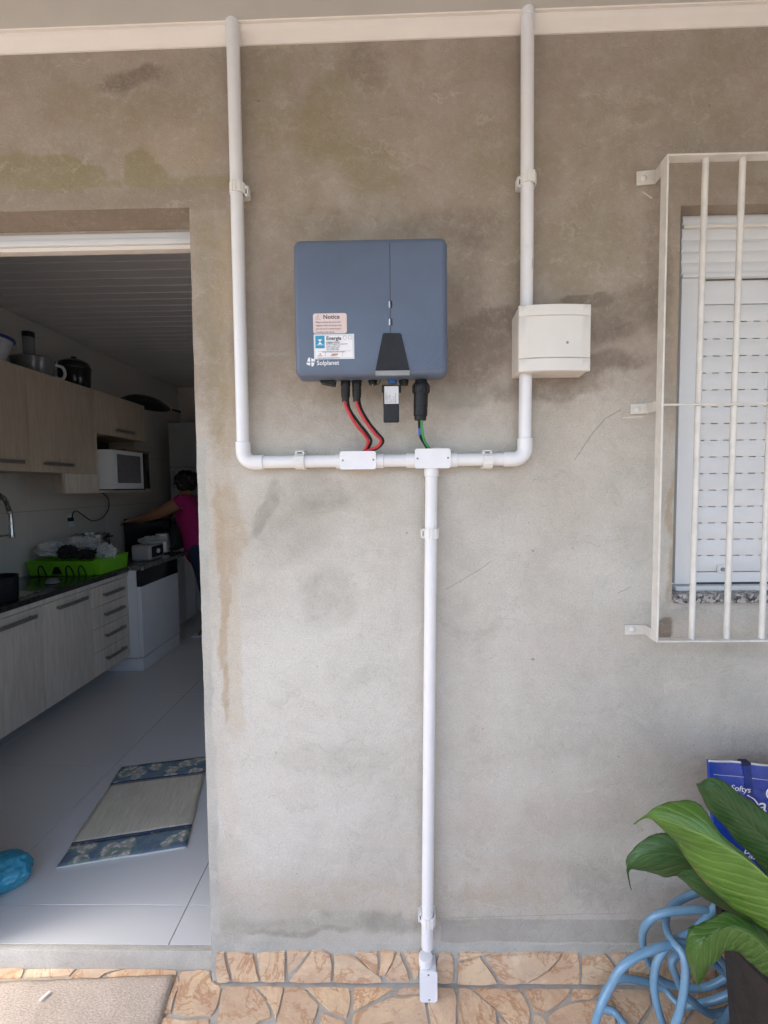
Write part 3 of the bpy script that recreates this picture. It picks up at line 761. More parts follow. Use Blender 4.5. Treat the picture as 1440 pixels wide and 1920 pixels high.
# bridges that interrupt the slit between two slats
for i in range(1, nsl):
    bm = bmesh.new(); zt2 = sl0-i*hsl; xx = xs0+.02
    while xx < WX1-.08: bm_box(bm, (xx, yw+.0185, zt2-.0031), (xx+.017, yw+.026, zt2+.0009)); xx += .037
    tag(fin('slit_bridges', bm, 'alu', win, smooth=0), kind='stuff')
zb1 = zend; zb2 = P(1340, 1092, yw+.012).z; zb3 = P(1340, 1098, yw).z
box('shutter_bottom_rail', (xs0, yw+.014, zb2), (WX1-.061, yw+.03, zb1-.002), 'alu', win, .002)
box('bottom_gap', (xs0, yw+.02, zb3), (WX1-.061, yw+.03, zb2), 'gasket', win, 0)
box('bottom_rail', (xw0-.004, yw-.012, zbot), (WX1, yw+.03, zb3), 'alu', win, .002)
lk = box('lock_plate', (P(1350, 1068, yw).x, yw+.006, P(1350, 1075, yw).z), (P(1378, 1068, yw).x, yw+.014, P(1350, 1061, yw).z), 'alu', win, .003)
lathe('lock_cylinder', [(.0055, 0), (.0055, .006), (.002, .007)], (P(1357, 1068, yw).x, yw-.001, P(1357, 1068, yw).z), 'screw', win, 16, 'Y')
zs0, zs1 = P(1300, 1114, -.015).z, P(1300, 1131, -.015).z
box('window_sill', (P(1266, 1120, -.015).x, -.018, zs1), (WX1+.04, yw+.02, zs0), 'granite', win, .003)

gr = thing('window_grille', 'white painted iron grille of round bars in front of the window', 'window grille', (.68, -.09, 1.06))
gx0 = .6825; gz1 = P(1250, 288, -.105).z; gz0 = P(1228, 1205, -.105).z; gx1 = 2.15
yf, yb = -.105, -.077; t_ = .0045
box('frame_bar', (gx0, yf, gz0), (gx0+t_, yb, gz1), 'ironwhite', gr, .0008, 1)
box('frame_bar', (gx1, yf, gz0), (gx1+t_, yb, gz1), 'ironwhite', gr, .0008, 1)
box('frame_bar', (gx0+t_, yf, gz1-t_), (gx1, yb, gz1), 'ironwhite', gr, .0008, 1)
box('frame_bar', (gx0+t_, yf, gz0), (gx1, yb, gz0+t_), 'ironwhite', gr, .0008, 1)
px_ = P(1309, 750, -.088).x
k = 0
while px_+.0905*k < gx1-.03:
    xx = px_+.0905*k; tube('grille_bar', [(xx+.0025, -.0885, gz1-t_), (xx, -.0885, 1.68), (xx-.0015, -.0885, gz0+t_)], .0073, 'ironwhite', gr, 14); k += 1
zc_ = P(1300, 758, -.1).z
tube('cross_bar', [(gx0+t_, -.0985, zc_), (gx1, -.0985, zc_)], .0028, 'ironwhite', gr, 8)
for (pa, pb, pz, pj) in (((1192, 337), (1228, 333), 24, 290+12), ((1181, 768), (1214, 766), 18, 760), ((1170, 1180), (1208, 1180), 18, 1196)):
    A = P(*pa); B = P(*pb); h = pz*.5*1.29/863.4
    zj = {302: gz1-h-.001, 760: P(1240, 760, -.09).z, 1196: gz0+h+.001}[pj]
    pts = [(A.x, -.002, A.z), (B.x, -.002, B.z), (gx0-.0005, -.079, zj), (gx0-.0005, -.1045, zj)]
    bm = bmesh.new(); pp = [Vector(p) for p in pts]
    dirs = []
    fr_, bk_ = [], []
    for i, p in enumerate(pp):
        tt = (pp[min(i+1, 3)]-pp[max(i-1, 0)]); nn = Vector((tt.y, -tt.x, 0)).normalized()
        fr_.append(p+nn*.0015*(1 if nn.y < 0 else -1)-Vector((0, .0015, 0))); bk_.append(p)
    V = [[bm.verts.new(q+Vector((0, 0, s_*h))) for s_ in (-1, 1)] for q in fr_]; W = [[bm.verts.new(q+Vector((0, .0, s_*h))) for s_ in (-1, 1)] for q in bk_]
    for i in range(3):
        bm.faces.new((V[i][0], V[i+1][0], V[i+1][1], V[i][1])); bm.faces.new((W[i][0], W[i][1], W[i+1][1], W[i+1][0]))
        bm.faces.new((V[i][1], V[i+1][1], W[i+1][1], W[i][1])); bm.faces.new((V[i][0], W[i][0], W[i+1][0], V[i+1][0]))
    bm.faces.new((V[0][0], V[0][1], W[0][1], W[0][0])); bm.faces.new((V[3][0], W[3][0], W[3][1], V[3][1]))
    br = fin('bracket', bm, 'ironwhite', gr, smooth=20)
    lathe('bracket_screw', [(.0085, 0), (.0085, -.002), (.005, -.0045), (.002, -.005)], ((A.x*.62+B.x*.38), -.0035, A.z), 'ironwhite', br, 14, 'Y')

# ================================================================== CONDUITS
PR = .0168; YP = -.0300
def pxp(x, y): p = P(x, y, YP); return p
def pipe(parent, a, b, r=PR): return tube('pipe', [a, b], r, 'pvc', parent, 28)
def sleeve(parent, a, b, r=.0198, name='coupling'):
    a, b = Vector(a), Vector(b); t = (b-a).normalized()*.0012
    return tube(name, [a, a+t*.3, a+t, b-t, b-t*.3, b], [r-.002, r-.0006, r, r, r-.0006, r-.002], 'pvc', parent, 28)
def elbow(parent, c, d1, d2, r=.0198, L=.026, rad=.030):
    """c: corner; d1,d2 unit directions out of the corner"""
    c, d1, d2 = Vector(c), Vector(d1), Vector(d2)
    pts = [c+d1*(rad+L), c+d1*(rad+L)-d1*.001] 
    for k in range(11):
        a = math.pi/2*k/10
        pts.append(c + d1*rad*(1-math.sin(a)) + d2*rad*(1-math.cos(a)))
    pts += [c+d2*(rad+L)-d2*.001, c+d2*(rad+L)]
    n_ = len(pts); rs = [r-.0012]+[r]*(n_-2)+[r-.0012]
    bm = bmesh.new(); bm_tube(bm, pts, rs, 28)
    return fin('elbow', bm, 'pvc', parent, smooth=40)
def clamp(parent, c, axis, side=1, flip=0):
    """saddle clip: a ribbed half ring, hinge ear and wall foot; axis 'Z' or 'X' = run direction"""
    c = Vector(c); bm = bmesh.new(); wd = .013
    def pt(a, r, h):
        x, y = r*math.cos(a), -r*math.sin(a)
        return c+(Vector((x, y, h)) if axis == 'Z' else Vector((h, y, x)))
    n_ = 14; ro, ri = PR+.0045, PR+.0003
    ang = [R(-35+250*k/n_) for k in range(n_+1)]
    lo = [[bm.verts.new(pt(a, r_, h)) for a in ang] for r_, h in ((ri, -wd), (ro, -wd), (ro, wd), (ri, wd))]
    for q in range(4):
        for k in range(n_): bm.faces.new((lo[q][k], lo[q][k+1], lo[(q+1) % 4][k+1], lo[(q+1) % 4][k]))
    for k in (0, n_): bm.faces.new([lo[q][k] for q in range(4)])
    for a in (60, 90, 112):     # ribs
        n = bmesh.new(); bmesh.ops.create_cube(n, size=1)
        for v in n.verts: v.co = Vector((v.co.x*.0018, v.co.y*.003, v.co.z*(wd*2+.002)))
        bmesh.ops.rotate(n, cent=(0, 0, 0), matrix=Matrix.Rotation(R(90-a), 3, 'Z'), verts=n.verts)
        for v in n.verts:
            q = v.co + Vector((math.cos(R(a))*(ro+.0005), -math.sin(R(a))*(ro+.0005), 0))
            v.co = c+(q if axis == 'Z' else Vector((q.z, q.y, q.x)))
        merge(bm, n)
    s_ = side; e = ro-.001
    def bb(a0, a1, y0, y1, h0, h1):
        x0, x1 = sorted((s_*a0, s_*a1))
        if axis == 'Z': bm_box(bm, c+Vector((x0, y0, h0)), c+Vector((x1, y1, h1)), .0006, 1)
        else: bm_box(bm, c+Vector((h0, y0, x0)), c+Vector((h1, y1, x1)), .0006, 1)
    hh = flip
    bb(e, e+.0075, -.006, .016, -wd+hh, -wd+.006+hh); bb(e+.005, e+.0085, -.006, .016, -wd+hh, wd+hh); bb(e, e+.0075, -.006, .016, wd-.006+hh, wd+hh)
    bb(-(e+.001), e+.001, PR*.75, -c.y-.001, -wd, wd)
    return fin('clamp', bm, 'pvc_clip', parent, smooth=30)

def vec(p): return Vector(p)
xl = -.4055; zh = P(560, 866, YP).z; xr_ = .3620
# left run
t = thing('conduit', 'white conduit with an elbow, coming down beside the kitchen door into the left cable box', 'conduit', (xl, YP, zh))
pipe(t, P(436, 36, YP), (xl, YP, zh+.04)); 
tube('conduit_end', [P(436, 52, YP), P(436, 40, YP)+Vector((0, .004, 0)), P(436, 36, YP)+Vector((0, .02, 0.0))], [PR+.0012, PR+.0012, PR], 'pvc', t, 28)
elbow(t, (xl, YP, zh), (0, 0, 1), (1, 0, 0))
xlb0 = P(637, 862, -.05).x
pipe(t, (xl+.04, YP, zh), (xlb0+.004, YP, zh+.001))
clamp(t, P(446, 356, YP), 'Z', 1, -.006); clamp(t, P(563, 865, YP), 'X', 1, 0)
# right run
t = thing('conduit', 'white conduit with an elbow, passing behind the cream box down to the right cable box', 'conduit', (xr_, YP, zh))
pipe(t, P(989, 20, YP), (P(988, 480, YP).x, YP, 2.10)); 
tube('conduit_end', [P(989, 34, YP), P(989, 24, YP)], PR+.0012, 'pvc', t, 28)
pipe(t, (P(988, 480, YP).x, YP, 2.0995), (P(984, 800, YP).x, YP, zh+.04))
elbow(t, (P(984, 840, YP).x, YP, zh), (0, 0, 1), (-1, 0, 0))
xrb1 = P(845, 862, -.05).x
pipe(t, (P(984, 840, YP).x-.04, YP, zh), (xrb1-.004, YP, zh))
q_ = P(997.5, 494, YP-.012); box('print_mark', q_+Vector((-.0012, -.0015, -.013)), q_+Vector((.0012, .0015, .013)), 'inkgrey' if 'inkgrey' in M else 'greystrip', t, 0)
clamp(t, P(990, 338, YP), 'Z', -1, -.006); clamp(t, P(913, 864, YP), 'X', 1, 0)
# middle stub between the two boxes
t = thing('conduit', 'short white conduit joining the left and right cable boxes', 'conduit', (0, YP, zh))
xl1 = P(705, 862, -.05).x; xr0 = P(778, 862, -.05).x
pipe(t, (xl1-.004, YP, zh), (xr0+.004, YP, zh))
# down run
t = thing('conduit', 'long straight white conduit going down from the right cable box to the floor', 'conduit', (.1, YP, .1))
zb_ = .112
pipe(t, P(809, 880, YP), P(801, 1775, YP))
clamp(t, P(809, 1000, YP), 'Z', -1, 0); clamp(t, P(803, 1722, YP), 'Z', -1, .006)

def cable_box(label, xa, xb, za, zb, yfr, screws, sockets):
    c = ((xa+xb)/2, 0, (za+zb)/2)
    t = thing('cable_box', label, 'cable box', c)
    box('body', (xa+.002, yfr+.004, za+.002), (xb-.002, -.001, zb-.002), 'pvc', t, .003)
    prism('lid', rrect(xa, xb, za, zb, .006, yfr+.004), (0, -.005, 0), 'lid', t, .0016)
    for sx, sz in screws:
        sc_ = lathe('screw', [(.0028, 0), (.0028, -.0006), (.002, -.0013)], (sx, yfr-.0008, sz), 'screw', t, 14, 'Y')
    for a, b in sockets: sleeve(t, a, b, .0198, 'socket')
    return t
def zpx(y, px=800, d=-.052): return P(px, y, d).z
za, zb = zpx(880, 670), zpx(846, 670)
xa, xb = P(637, 862, -.052).x, P(705, 862, -.052).x
cable_box('white rectangular cable box with red and black cables entering its top', xa, xb, za, zb, -.052, [(xa+.008, (za+zb)/2), (xb-.007, (za+zb)/2+.001)],
          [((xa-.013, YP, zh), (xa+.004, YP, zh)), ((xb-.004, YP, zh), (xb+.020, YP, zh))])
za, zb = zpx(878, 810), zpx(841, 810)
xa, xb = P(778, 862, -.052).x, P(845, 862, -.052).x
xd = P(809, 890, YP).x
cable_box('white cable box with green and black cable, atop the long downward conduit', xa, xb, za, zb, -.052, [(xa+.007, (za+zb)/2), (xb-.007, (za+zb)/2+.001)],
          [((xa-.022, YP, zh), (xa+.004, YP, zh)), ((xb-.004, YP, zh), (xb+.02, YP, zh)), ((xd, YP, za-.022), (xd, YP, za+.004))])
xa, xb = P(787, 1850, -.052).x, P(820, 1850, -.052).x
za, zb = .002, P(803, 1822, -.052).z
cable_box('tall narrow white cable box standing on the paving at the foot of the conduit', xa, xb, za, zb, -.052, [((xa+xb)/2, zb-.009), ((xa+xb)/2+.002, za+.008)],
          [((xa+.019, YP+.003, zb-.006), (xa+.019, YP+.003, zb+.022))])

# ================================================================== INVERTER
YI = -.150
x0, z1 = P(550, 560, YI).x, P(560, 446, YI).z
x1, z0 = P(840, 560, YI).x, P(560, 707, YI).z
z1 = (P(560, 447, YI).z+P(830, 443, YI).z)/2
inv = thing('solar_inverter', 'blue grey solar inverter with two stickers mounted on the plaster wall', 'inverter', ((x0+x1)/2, -.02, z0))
M['inv'] = inverter_mat('inverter_blue', None)
bm = bmesh.new()
def ringy(x0, x1, z0, z1, r, y): return [bm.verts.new(p) for p in rrect(x0, x1, z0, z1, r, y, 8)]
prof = [(.010, YI+.055, .010), (.0, YI+.050, .016), (0, YI+.016, .018), (.002, YI+.007, .018), (.007, YI+.0015, .017), (.014, YI, .016)]
rings = [ringy(x0+i_, x1-i_, z0+i_, z1-i_, r_, y_) for i_, y_, r_ in prof]
for a, b in zip(rings, rings[1:]):
    for k in range(len(a)): bm.faces.new((a[k], a[(k+1) % len(a)], b[(k+1) % len(a)], b[k]))
bm.faces.new(rings[-1]); bm.faces.new(rings[0][::-1])
fin('front_cover', bm, 'inv', inv, smooth=50)
# textured right-hand section of the cover, a hair proud, and the seam
xsm = P(732, 560, YI).x
M['invd'] = inverter_mat('inverter_blue_ribbed', None)
_q = inverter_mat('inverter_ribbed', ((x1-.10)-(z0+.115), x1-(z0+.01)))
# fade coordinates are local to the inverter origin
o_ = inv.location
M['invd'] = inverter_mat('inverter_ribbed2', ((x1-.17-o_.x)-(z0+.10-o_.z), (x1-.03-o_.x)-(z0+.03-o_.z)))
prism('ribbed_panel', [Vector(p) for p in rrect(xsm+.0006, x1-.0135, z0+.0145, z1-.0145, .002, YI-.0002)], (0, -.0008, 0), 'invd', inv, .0005)
box('seam', (xsm-.0010, YI-.0006, P(732, 630, YI).z), (xsm+.0006, YI+.002, z1-.0145), 'gasket', inv, 0)
for py in (571, 604):
    zc0 = P(732, py, YI).z
    c_ = box('indicator', (xsm-.0045, YI-.0020, zc0-.0085), (xsm-.0002, YI, zc0+.0085), 'steel', inv, .001, 1)
    box('indicator_window', (xsm-.0001, YI-.0020, zc0-.0085), (xsm+.0042, YI, zc0+.0085), 'blackgloss', inv, .001, 1)
# black trapezoid with grey foot
A = [P(x, y, YI) for x, y in ((704, 697), (768, 697), (753, 627), (717, 627))]
A = [Vector((p.x, YI+.001, p.z)) for p in A]
z_lip = z0+.0125
A[0].z = A[1].z = z_lip
prism('black_panel', [A[0], A[1], A[2]+Vector((-.001, 0, 0)), A[2]+Vector((-.004, 0, .0025)), A[3]+Vector((.004, 0, .0025)), A[3]+Vector((.001, 0, 0))], (0, -.0045, 0), 'dark', inv, .001)
box('panel_foot', (A[0].x, YI-.0045, z_lip-.0125), (A[1].x, YI+.006, z_lip-.001), 'greystrip', inv, .001)
tube('power_symbol', [Vector((P(738, 639, YI).x+.003*math.sin(a), YI-.0036, P(738, 639, YI).z+.003*math.cos(a))) for a in [R(35+i*29) for i in range(11)]], .0004, 'black', inv, 6)
# rear body and wall bracket
box('heat_sink', (x0+.035, YI+.050, z0+.045), (x1-.035, -.018, z1-.05), 'dark', inv, .004)
box('wall_bracket', (x0+.10, -.018, z0+.10), (x1-.10, -.001, z1-.08), 'greystrip', inv, .001)
box('base_plate', (x0+.03, YI+.030, z0+.014), (x1-.02, YI+.075, z0+.06), 'dark', inv, .003)
# stickers
def flat(px, py): p = P(px, py, YI); return Vector((p.x, YI, p.z))
a, b = flat(587.5, 626), flat(650, 587)
M['st_pink'] = simple('sticker_pink', (.68, .56, .53), .5, .01)
M['st_pale'] = simple('sticker_pale', (.62, .68, .70), .45, .01)
M['st_blue'] = simple('sticker_blue', (.03, .28, .46), .45, .01)
M['ink'] = simple('ink', (.03, .03, .035), .8)
M['inkgrey'] = simple('ink_grey', (.16, .15, .16), .8)
M['orange'] = simple('ink_orange', (.55, .22, .06), .8)
M['silver_st'] = simple('sticker_silver', (.62, .62, .62), .45, .02)
M['white_ink'] = simple('white_ink', (.80, .80, .82), .6, .01)
st = prism('notice_sticker', [Vector((p.x, YI, p.z)) for p in rrect(a.x, b.x, a.z, b.z, .006, YI)], (0, -.0006, 0), 'st_pink', inv)
yt_ = YI-.0007
text('notice_text', 'Notice', .0138, (flat(606, 598).x, yt_, flat(606, 598).z), 'ink', st, sx=1.0, spacing=1.04, off=.0002)
for i, ln in enumerate(('Please remove the screw and', 'retighten it after connecting to the', 'grid, and use it in connecting grid', 'according to the manual.')):
    text('notice_text', ln, .0062, (flat(592, 606+6.2*i).x, yt_, flat(592, 606+6.2*i).z), 'inkgrey', st, sx=(.82, .72, .74, .74)[i])
tc = flat(596, 595)
tube('warning_triangle', [tc+Vector((x*.0058, -.0008, z_*.0058)) for x, z_ in ((-1, -.8), (1, -.8), (0, 1), (-1, -.8))], .0004, 'inkgrey', st, 4)
text('warning_mark', '!', .009, tc+Vector((-.001, -.0008, -.0035)), 'inkgrey', st)
a, b = flat(589, 674), flat(664, 626)
st = prism('energy_sticker', [Vector((x, YI-.0001, z_)) for x, z_ in ((a.x, a.z), (b.x, a.z), (b.x, b.z), (a.x, b.z))], (0, -.0007, 0), 'st_pale', inv)
yt_ = YI-.0009
W_, H_ = b.x-a.x, b.z-a.z
def sq(u0, u1, v0, v1, mat, name='print_block', dy=0): return prism(name, [Vector((a.x+W_*u, yt_+.0001-dy, a.z+H_*v)) for u, v in ((u0, v0), (u1, v0), (u1, v1), (u0, v1))], (0, -.0002, 0), mat, st)
sq(.035, .955, .07, .93, 'white_ink')
sq(.04, .27, .44, .94, 'st_blue', dy=.0002)
text('energy_text', 'Energia', .0125, (a.x+W_*.31, yt_-.0004, a.z+H_*.765), 'ink', st, off=.0002)
for u, v, s_, c_, tx in ((.31, .64, .0052, 'ink', 'ENERGIA SOLAR'), (.31, .58, .0042, 'inkgrey', 'INMETRO registro de componente'), (.31, .50, .0042, 'inkgrey', 'Modelo:  inversor solar'), (.31, .43, .0042, 'inkgrey', 'Marca:  planeta solar'), (.31, .36, .0042, 'inkgrey', 'Tipo: CONECTADO'), (.2, .27, .004, 'inkgrey', 'Sistema de energia fotovoltaica em geral'), (.09, .115, .0038, 'inkgrey', 'PROCEL'), (.42, .115, .0038, 'inkgrey', 'INMETRO'), (.1, .03, .003, 'inkgrey', 'Programa brasileiro de etiquetagem de inversores')):
    text('energy_text', tx, s_, (a.x+W_*u, yt_-.0004, a.z+H_*v), c_, st, sx=.85)
sq(.10, .92, .315, .322, 'inkgrey', dy=.0002); sq(.28, .285, .1, .3, 'inkgrey', dy=.0002); sq(.7, .705, .1, .3, 'inkgrey', dy=.0002)
sq(.44, .6, .17, .215, 'orange', dy=.0002); sq(.14, .17, .18, .24, 'orange', dy=.0002)
for u in (.77, .90): tube('print_ring', [Vector((a.x+W_*u+.0042*math.cos(R(q)), yt_-.0003, a.z+H_*.85+.0042*math.sin(R(q)))) for q in range(0, 361, 30)], .00035, 'inkgrey', st, 4)
for v0, v1, sgn in ((.72, .76, 1), (.63, .67, -1)):
    prism('hourglass_mark', [Vector((a.x+W_*.155+x*.0055, yt_-.0003, a.z+H_*(v0+v1)/2+sgn*z_*.003)) for x, z_ in ((-1, 1), (1, 1), (.3, -.2), (0, -1), (-.3, -.2))], (0, -.0002, 0), 'white_ink', st)
text('energy_text', 'INMETRO', .0045, (a.x+W_*.075, yt_-.0004, a.z+H_*.55), 'white_ink', st, sx=.9)
# maker's emblem and lettering on the cover
p_ = flat(594, 684.5)
text('logo_text', 'Solplanet', .0148, (p_.x, YI-.0006, p_.z), 'white_ink', inv, sx=.98, off=.0002, spacing=1.02)
c_ = flat(583, 679); rL = .0105
for k_, (a0, a1) in enumerate(((100, 172), (188, 258), (278, 352), (8, 82))):
    pts = [c_+Vector((.0012*math.cos(R((a0+a1)/2)), -.0006, .0012*math.sin(R((a0+a1)/2))))]
    for q in range(6):
        an = R(a0+(a1-a0)*q/5); rr_ = rL*(.80+.3*abs(math.sin(2*an+.9)))
        pts.append(c_+Vector((rr_*math.cos(an), -.0006, rr_*math.sin(an))))
    prism('logo_petal', pts, (0, -.0003, 0), 'white_ink', inv)

# connectors under the inverter
yc = -.098
def dn(px, py, y=yc): return P(px, py, y)
t_ = thing('dc_switch', 'black wedge-shaped knob under the left end of the inverter', 'switch knob', dn(620, 715))
pts = [dn(595, 709), dn(631, 707), dn(628, 724), dn(603, 719)]
prism('knob', [Vector((p.x, yc+.015, p.z)) for p in pts], (0, -.03, 0), 'black', t_, .002)
def connector(label, px0, px1, py0, py1, wire):
    tx, bx = dn(px0, py0), dn(px1, py1)
    ax = (bx-tx).normalized()
    t = thing('cable_connector', label, 'connector', tx)
    L = (bx-tx).length
    prof = [(.0135, 0), (.0135, .20), (.0115, .22), (.0125, .30), (.0125, .36), (.0110, .40), (.0112, .80), (.0095, .86), (.0095, 1.)]
    tube('nut', [tx+ax*L*h for r, h in prof[:5]], [r for r, h in prof[:5]], 'black', t, 20)
    tube('sleeve', [tx+ax*L*h for r, h in prof[4:]], [r for r, h in prof[4:]], 'black', t, 20)
    for h in (.48, .58, .68): tube('ring', [tx+ax*L*h, tx+ax*L*(h+.03)], .0119, 'black', t, 20)
    return t
connector('black cable connector nearest the wedge-shaped switch, left of its twin', 648, 648, 707, 753, None)
connector('black cable connector just right of its twin, with red and black cables below', 669, 669, 707, 753, None)
g = 'cables into the left box'
def cable(label, pts, mat, r, cat='cable', group=None):
    pp = [P(x, y, d) for x, y, d in pts]
    bm = bmesh.new(); bm_tube(bm, spline(pp, 8), r, 10)
    o = fin('cable', bm, mat, smooth=60); tag(o, label, cat, group); return o
cable('red cable hanging from the left black connector', [(645, 748, yc-.004), (650, 765, -.096), (666, 794, -.088), (681, 812, -.075), (690, 826, -.06), (687, 838, -.045), (680, 850, -.035)], 'red', .0040)
cable('black cable paired with the red one from the left connector', [(652, 748, yc), (656, 768, -.086), (672, 792, -.080), (688, 812, -.070), (696, 826, -.058), (692, 838, -.042), (684, 850, -.032)], 'black', .0036)
cable('red cable hanging from the right black connector', [(667, 748, yc-.004), (672, 765, -.096), (684, 788, -.090), (702, 812, -.080), (714, 826, -.065), (706, 838, -.05), (684, 846, -.036), (676, 850, -.034)], 'red', .0040)
cable('black cable paired with the red one from the right connector', [(673, 748, yc), (678, 768, -.086), (692, 792, -.082), (708, 812, -.074), (718.5, 826, -.060), (711, 838, -.044), (694, 846, -.034), (682, 850, -.03)], 'black', .0036)
# small capped port with looped strap
t = thing('capped_port', 'small black capped port with a looped strap under the inverter', 'port', dn(700, 712))
tube('port', [dn(699, 705), dn(699, 716)], .012, 'black', t); lathe('cap', [(.0105, 0), (.010, -.006), (.004, -.008)], dn(699, 717), 'black', t, 18)
tube('strap', [dn(703+10*math.cos(R(a)), 712+10*math.sin(R(a)), yc-.012) for a in range(-80, 150, 15)], .0011, 'black', t, 6)
lathe('cap_stud', [(.0022, 0), (.0015, -.002)], dn(699, 721, yc-.011), 'steel', t, 10)
t = thing('capped_port', 'round black screw cap hanging right behind the blue tab under the inverter', 'port', dn(758, 712))
tube('port', [dn(758, 705), dn(757, 722)], .011, 'black', t); tube('ring', [dn(757, 713), dn(757, 718)], .0125, 'black', t)
# communication stick
t = thing('wifi_dongle', 'black communication stick with a white label and blue collar under the inverter', 'dongle', dn(735, 707))
tube('collar', [dn(737, 704), dn(736, 712)], .0125, 'black', t, 20)
tube('blue_ring', [dn(736, 709, yc-.002), dn(736, 719, yc-.002)], .0115, 'bluetab', t, 20)
a, b = P(719, 791, yc-.014), P(748, 722, yc-.014)
box('stick_body', (a.x, yc-.012, a.z), (b.x, yc+.006, b.z), 'dark', t, .004, 3)
box('shoulder', (a.x-.0035, yc-.009, b.z-.016), (b.x+.0055, yc+.004, b.z+.002), 'black', t, .002)
lb = prism('label', [Vector((x, yc-.0121, z_)) for x, z_ in ((P(721, 757, yc-.014).x, P(721, 757, yc-.014).z), (P(747.5, 757, yc-.014).x, P(721, 757, yc-.014).z), (P(747.5, 757, yc-.014).x, P(721, 724, yc-.014).z), (P(721, 757, yc-.014).x, P(721, 724, yc-.014).z))], (0, -.0004, 0), 'silver_st', t)
for i in range(6):
    text('label_text', ('SN: B32028 8F31', 'PIN: RT91 N', 'Reg. no. 0021', 'Wi-Fi', 'DC 5V 1A', 'MADE IN P.R.C.')[i], .0038, (P(724+3.6*i, 756, yc-.014).x+.001, yc-.0127, P(721, 755.5, yc-.014).z), 'inkgrey', lb, rot=(math.pi/2, -math.pi/2, 0), sx=1.)
# AC plug
t = thing('cable_connector', 'large black round cable plug with green and black wires under the inverter', 'connector', dn(788, 707))
tx, bx = dn(790, 704), dn(788, 788); ax = (bx-tx).normalized(); L = (bx-tx).length
def seg_(n_, pr): return tube(n_, [tx+ax*L*h for r, h in pr], [r for r, h in pr], 'black', t, 28)
seg_('neck', [(.0155, 0), (.0155, .17), (.0180, .20)])
seg_('nut', [(.0180, .17), (.0205, .21), (.0205, .38), (.0185, .42)])
seg_('barrel', [(.0182, .40), (.0182, .70)])
seg_('rear_nut', [(.0178, .705), (.0178, .90), (.0155, .91), (.0150, 1.)])
for k_ in range(8):
    an = 2*math.pi*k_/8
    q = tx+ax*L*.3+Vector((.0203*math.cos(an), .0203*math.sin(an), 0)); bm = bmesh.new(); bm_box(bm, q-Vector((.002, .002, .010)), q+Vector((.002, .002, .010)), .001, 1); fin('grip_rib', bm, 'black', t)
cable('green cable running from the large plug into the right cable box', [(789.5, 783, yc-.003), (791, 800, -.090), (794, 820, -.078), (800, 834, -.055), (812, 848, -.036)], 'green', .0032)
cable('black cable beside the green one from the large plug', [(786, 783, yc), (786, 800, -.085), (789, 820, -.075), (797, 834, -.052), (806, 848, -.034)], 'black', .0034)
tube_ = cable('short blue sleeve on the black cable below the large plug', [(786, 803, -.089), (787, 815, -.083)], 'bluetab', .0037, 'cable sleeve')

# ================================================================== BREAKER BOX
a, b = P(973, 697, -.07), P(1109, 570, -.07)
bx = thing('breaker_box', 'cream plastic breaker box on the wall over the right conduit', 'breaker box', ((a.x+b.x)/2, 0, a.z))
bm = bmesh.new()
prof = [(a.x-.001, a.x), ]
back = [(a.x-.0015, a.z-.002), (b.x-.001, a.z-.002), (b.x-.001, b.z-.012), (a.x-.0015, b.z-.012)]
front = [(a.x+.001, a.z+.002), (b.x-.001, a.z+.002), (b.x-.001, b.z-.002), (a.x+.001, b.z-.002)]
mid = front
Vb = [bm.verts.new((x, -.001, z_)) for x, z_ in back]; Vm = [bm.verts.new((x, -.040, z_)) for x, z_ in [(p[0], p[1]) for p in (front[0], (front[1][0]+.0, front[1][1]), front[2], front[3])]]
Vf = [bm.verts.new((x, -.060, z_)) for x, z_ in front]
for A_, B_ in ((Vb, Vm), (Vm, Vf)):
    for k in range(4): bm.faces.new((A_[k], A_[(k+1) % 4], B_[(k+1) % 4], B_[k]))
bm.faces.new(Vb[::-1]); bm.faces.new(Vf)
bmesh.ops.bevel(bm, geom=list(bm.edges), offset=.0015, segments=2, affect='EDGES')
fin('housing', bm, 'cream', bx)
def bulge(name, za, zb, y0, ybul, inset=0., mat='cream'):
    bm = bmesh.new(); n_ = 14; xa_, xb_ = a.x+inset, b.x-inset; F_, K_ = [], []
    prof = [(za, 0.), (za+.0012, -.0018), (zb-.0012, -.0018), (zb, 0.)]
    cols = []
    for k in range(n_+1):
        t = k/n_; x = xa_+(xb_-xa_)*t; e = -.0018*(1 if 0 < k < n_ else 0)
        yb_ = y0-ybul*math.sin(math.pi*t)**.9 if 0 < k < n_ else y0
        cols.append([bm.verts.new((x, -.060+.001, za))]+[bm.verts.new((x, yb_+(d if 0 < k < n_ else 0), z_)) for z_, d in prof]+[bm.verts.new((x, -.060+.001, zb))])
    for k in range(n_):
        for j in range(5): bm.faces.new((cols[k][j], cols[k+1][j], cols[k+1][j+1], cols[k][j+1]))
    for cc in (cols[0], cols[-1]): bm.faces.new(cc)
    return fin(name, bm, mat, bx, smooth=45)
zu, zl = P(1040, 592, -.07).z, P(1040, 671.5, -.07).z
bulge('upper_trim', zu, b.z, -.067, .0085)
bulge('door_flap', zl+.0008, zu-.0002, -.0665, .0075)
bulge('lower_trim', a.z, zl-.0006, -.067, .0085)
box('side_hinge', (a.x-.0005, -.062, a.z+.004), (a.x+.002, -.055, b.z-.01), 'cream', bx, .0005, 1)
lathe('latch', [(.0035, 0), (.0035, -.0008), (.0016, -.0012)], (P(1064, 642, -.075).x, -.0745, P(1064, 642, -.075).z), 'greystrip', bx, 12, 'Y')

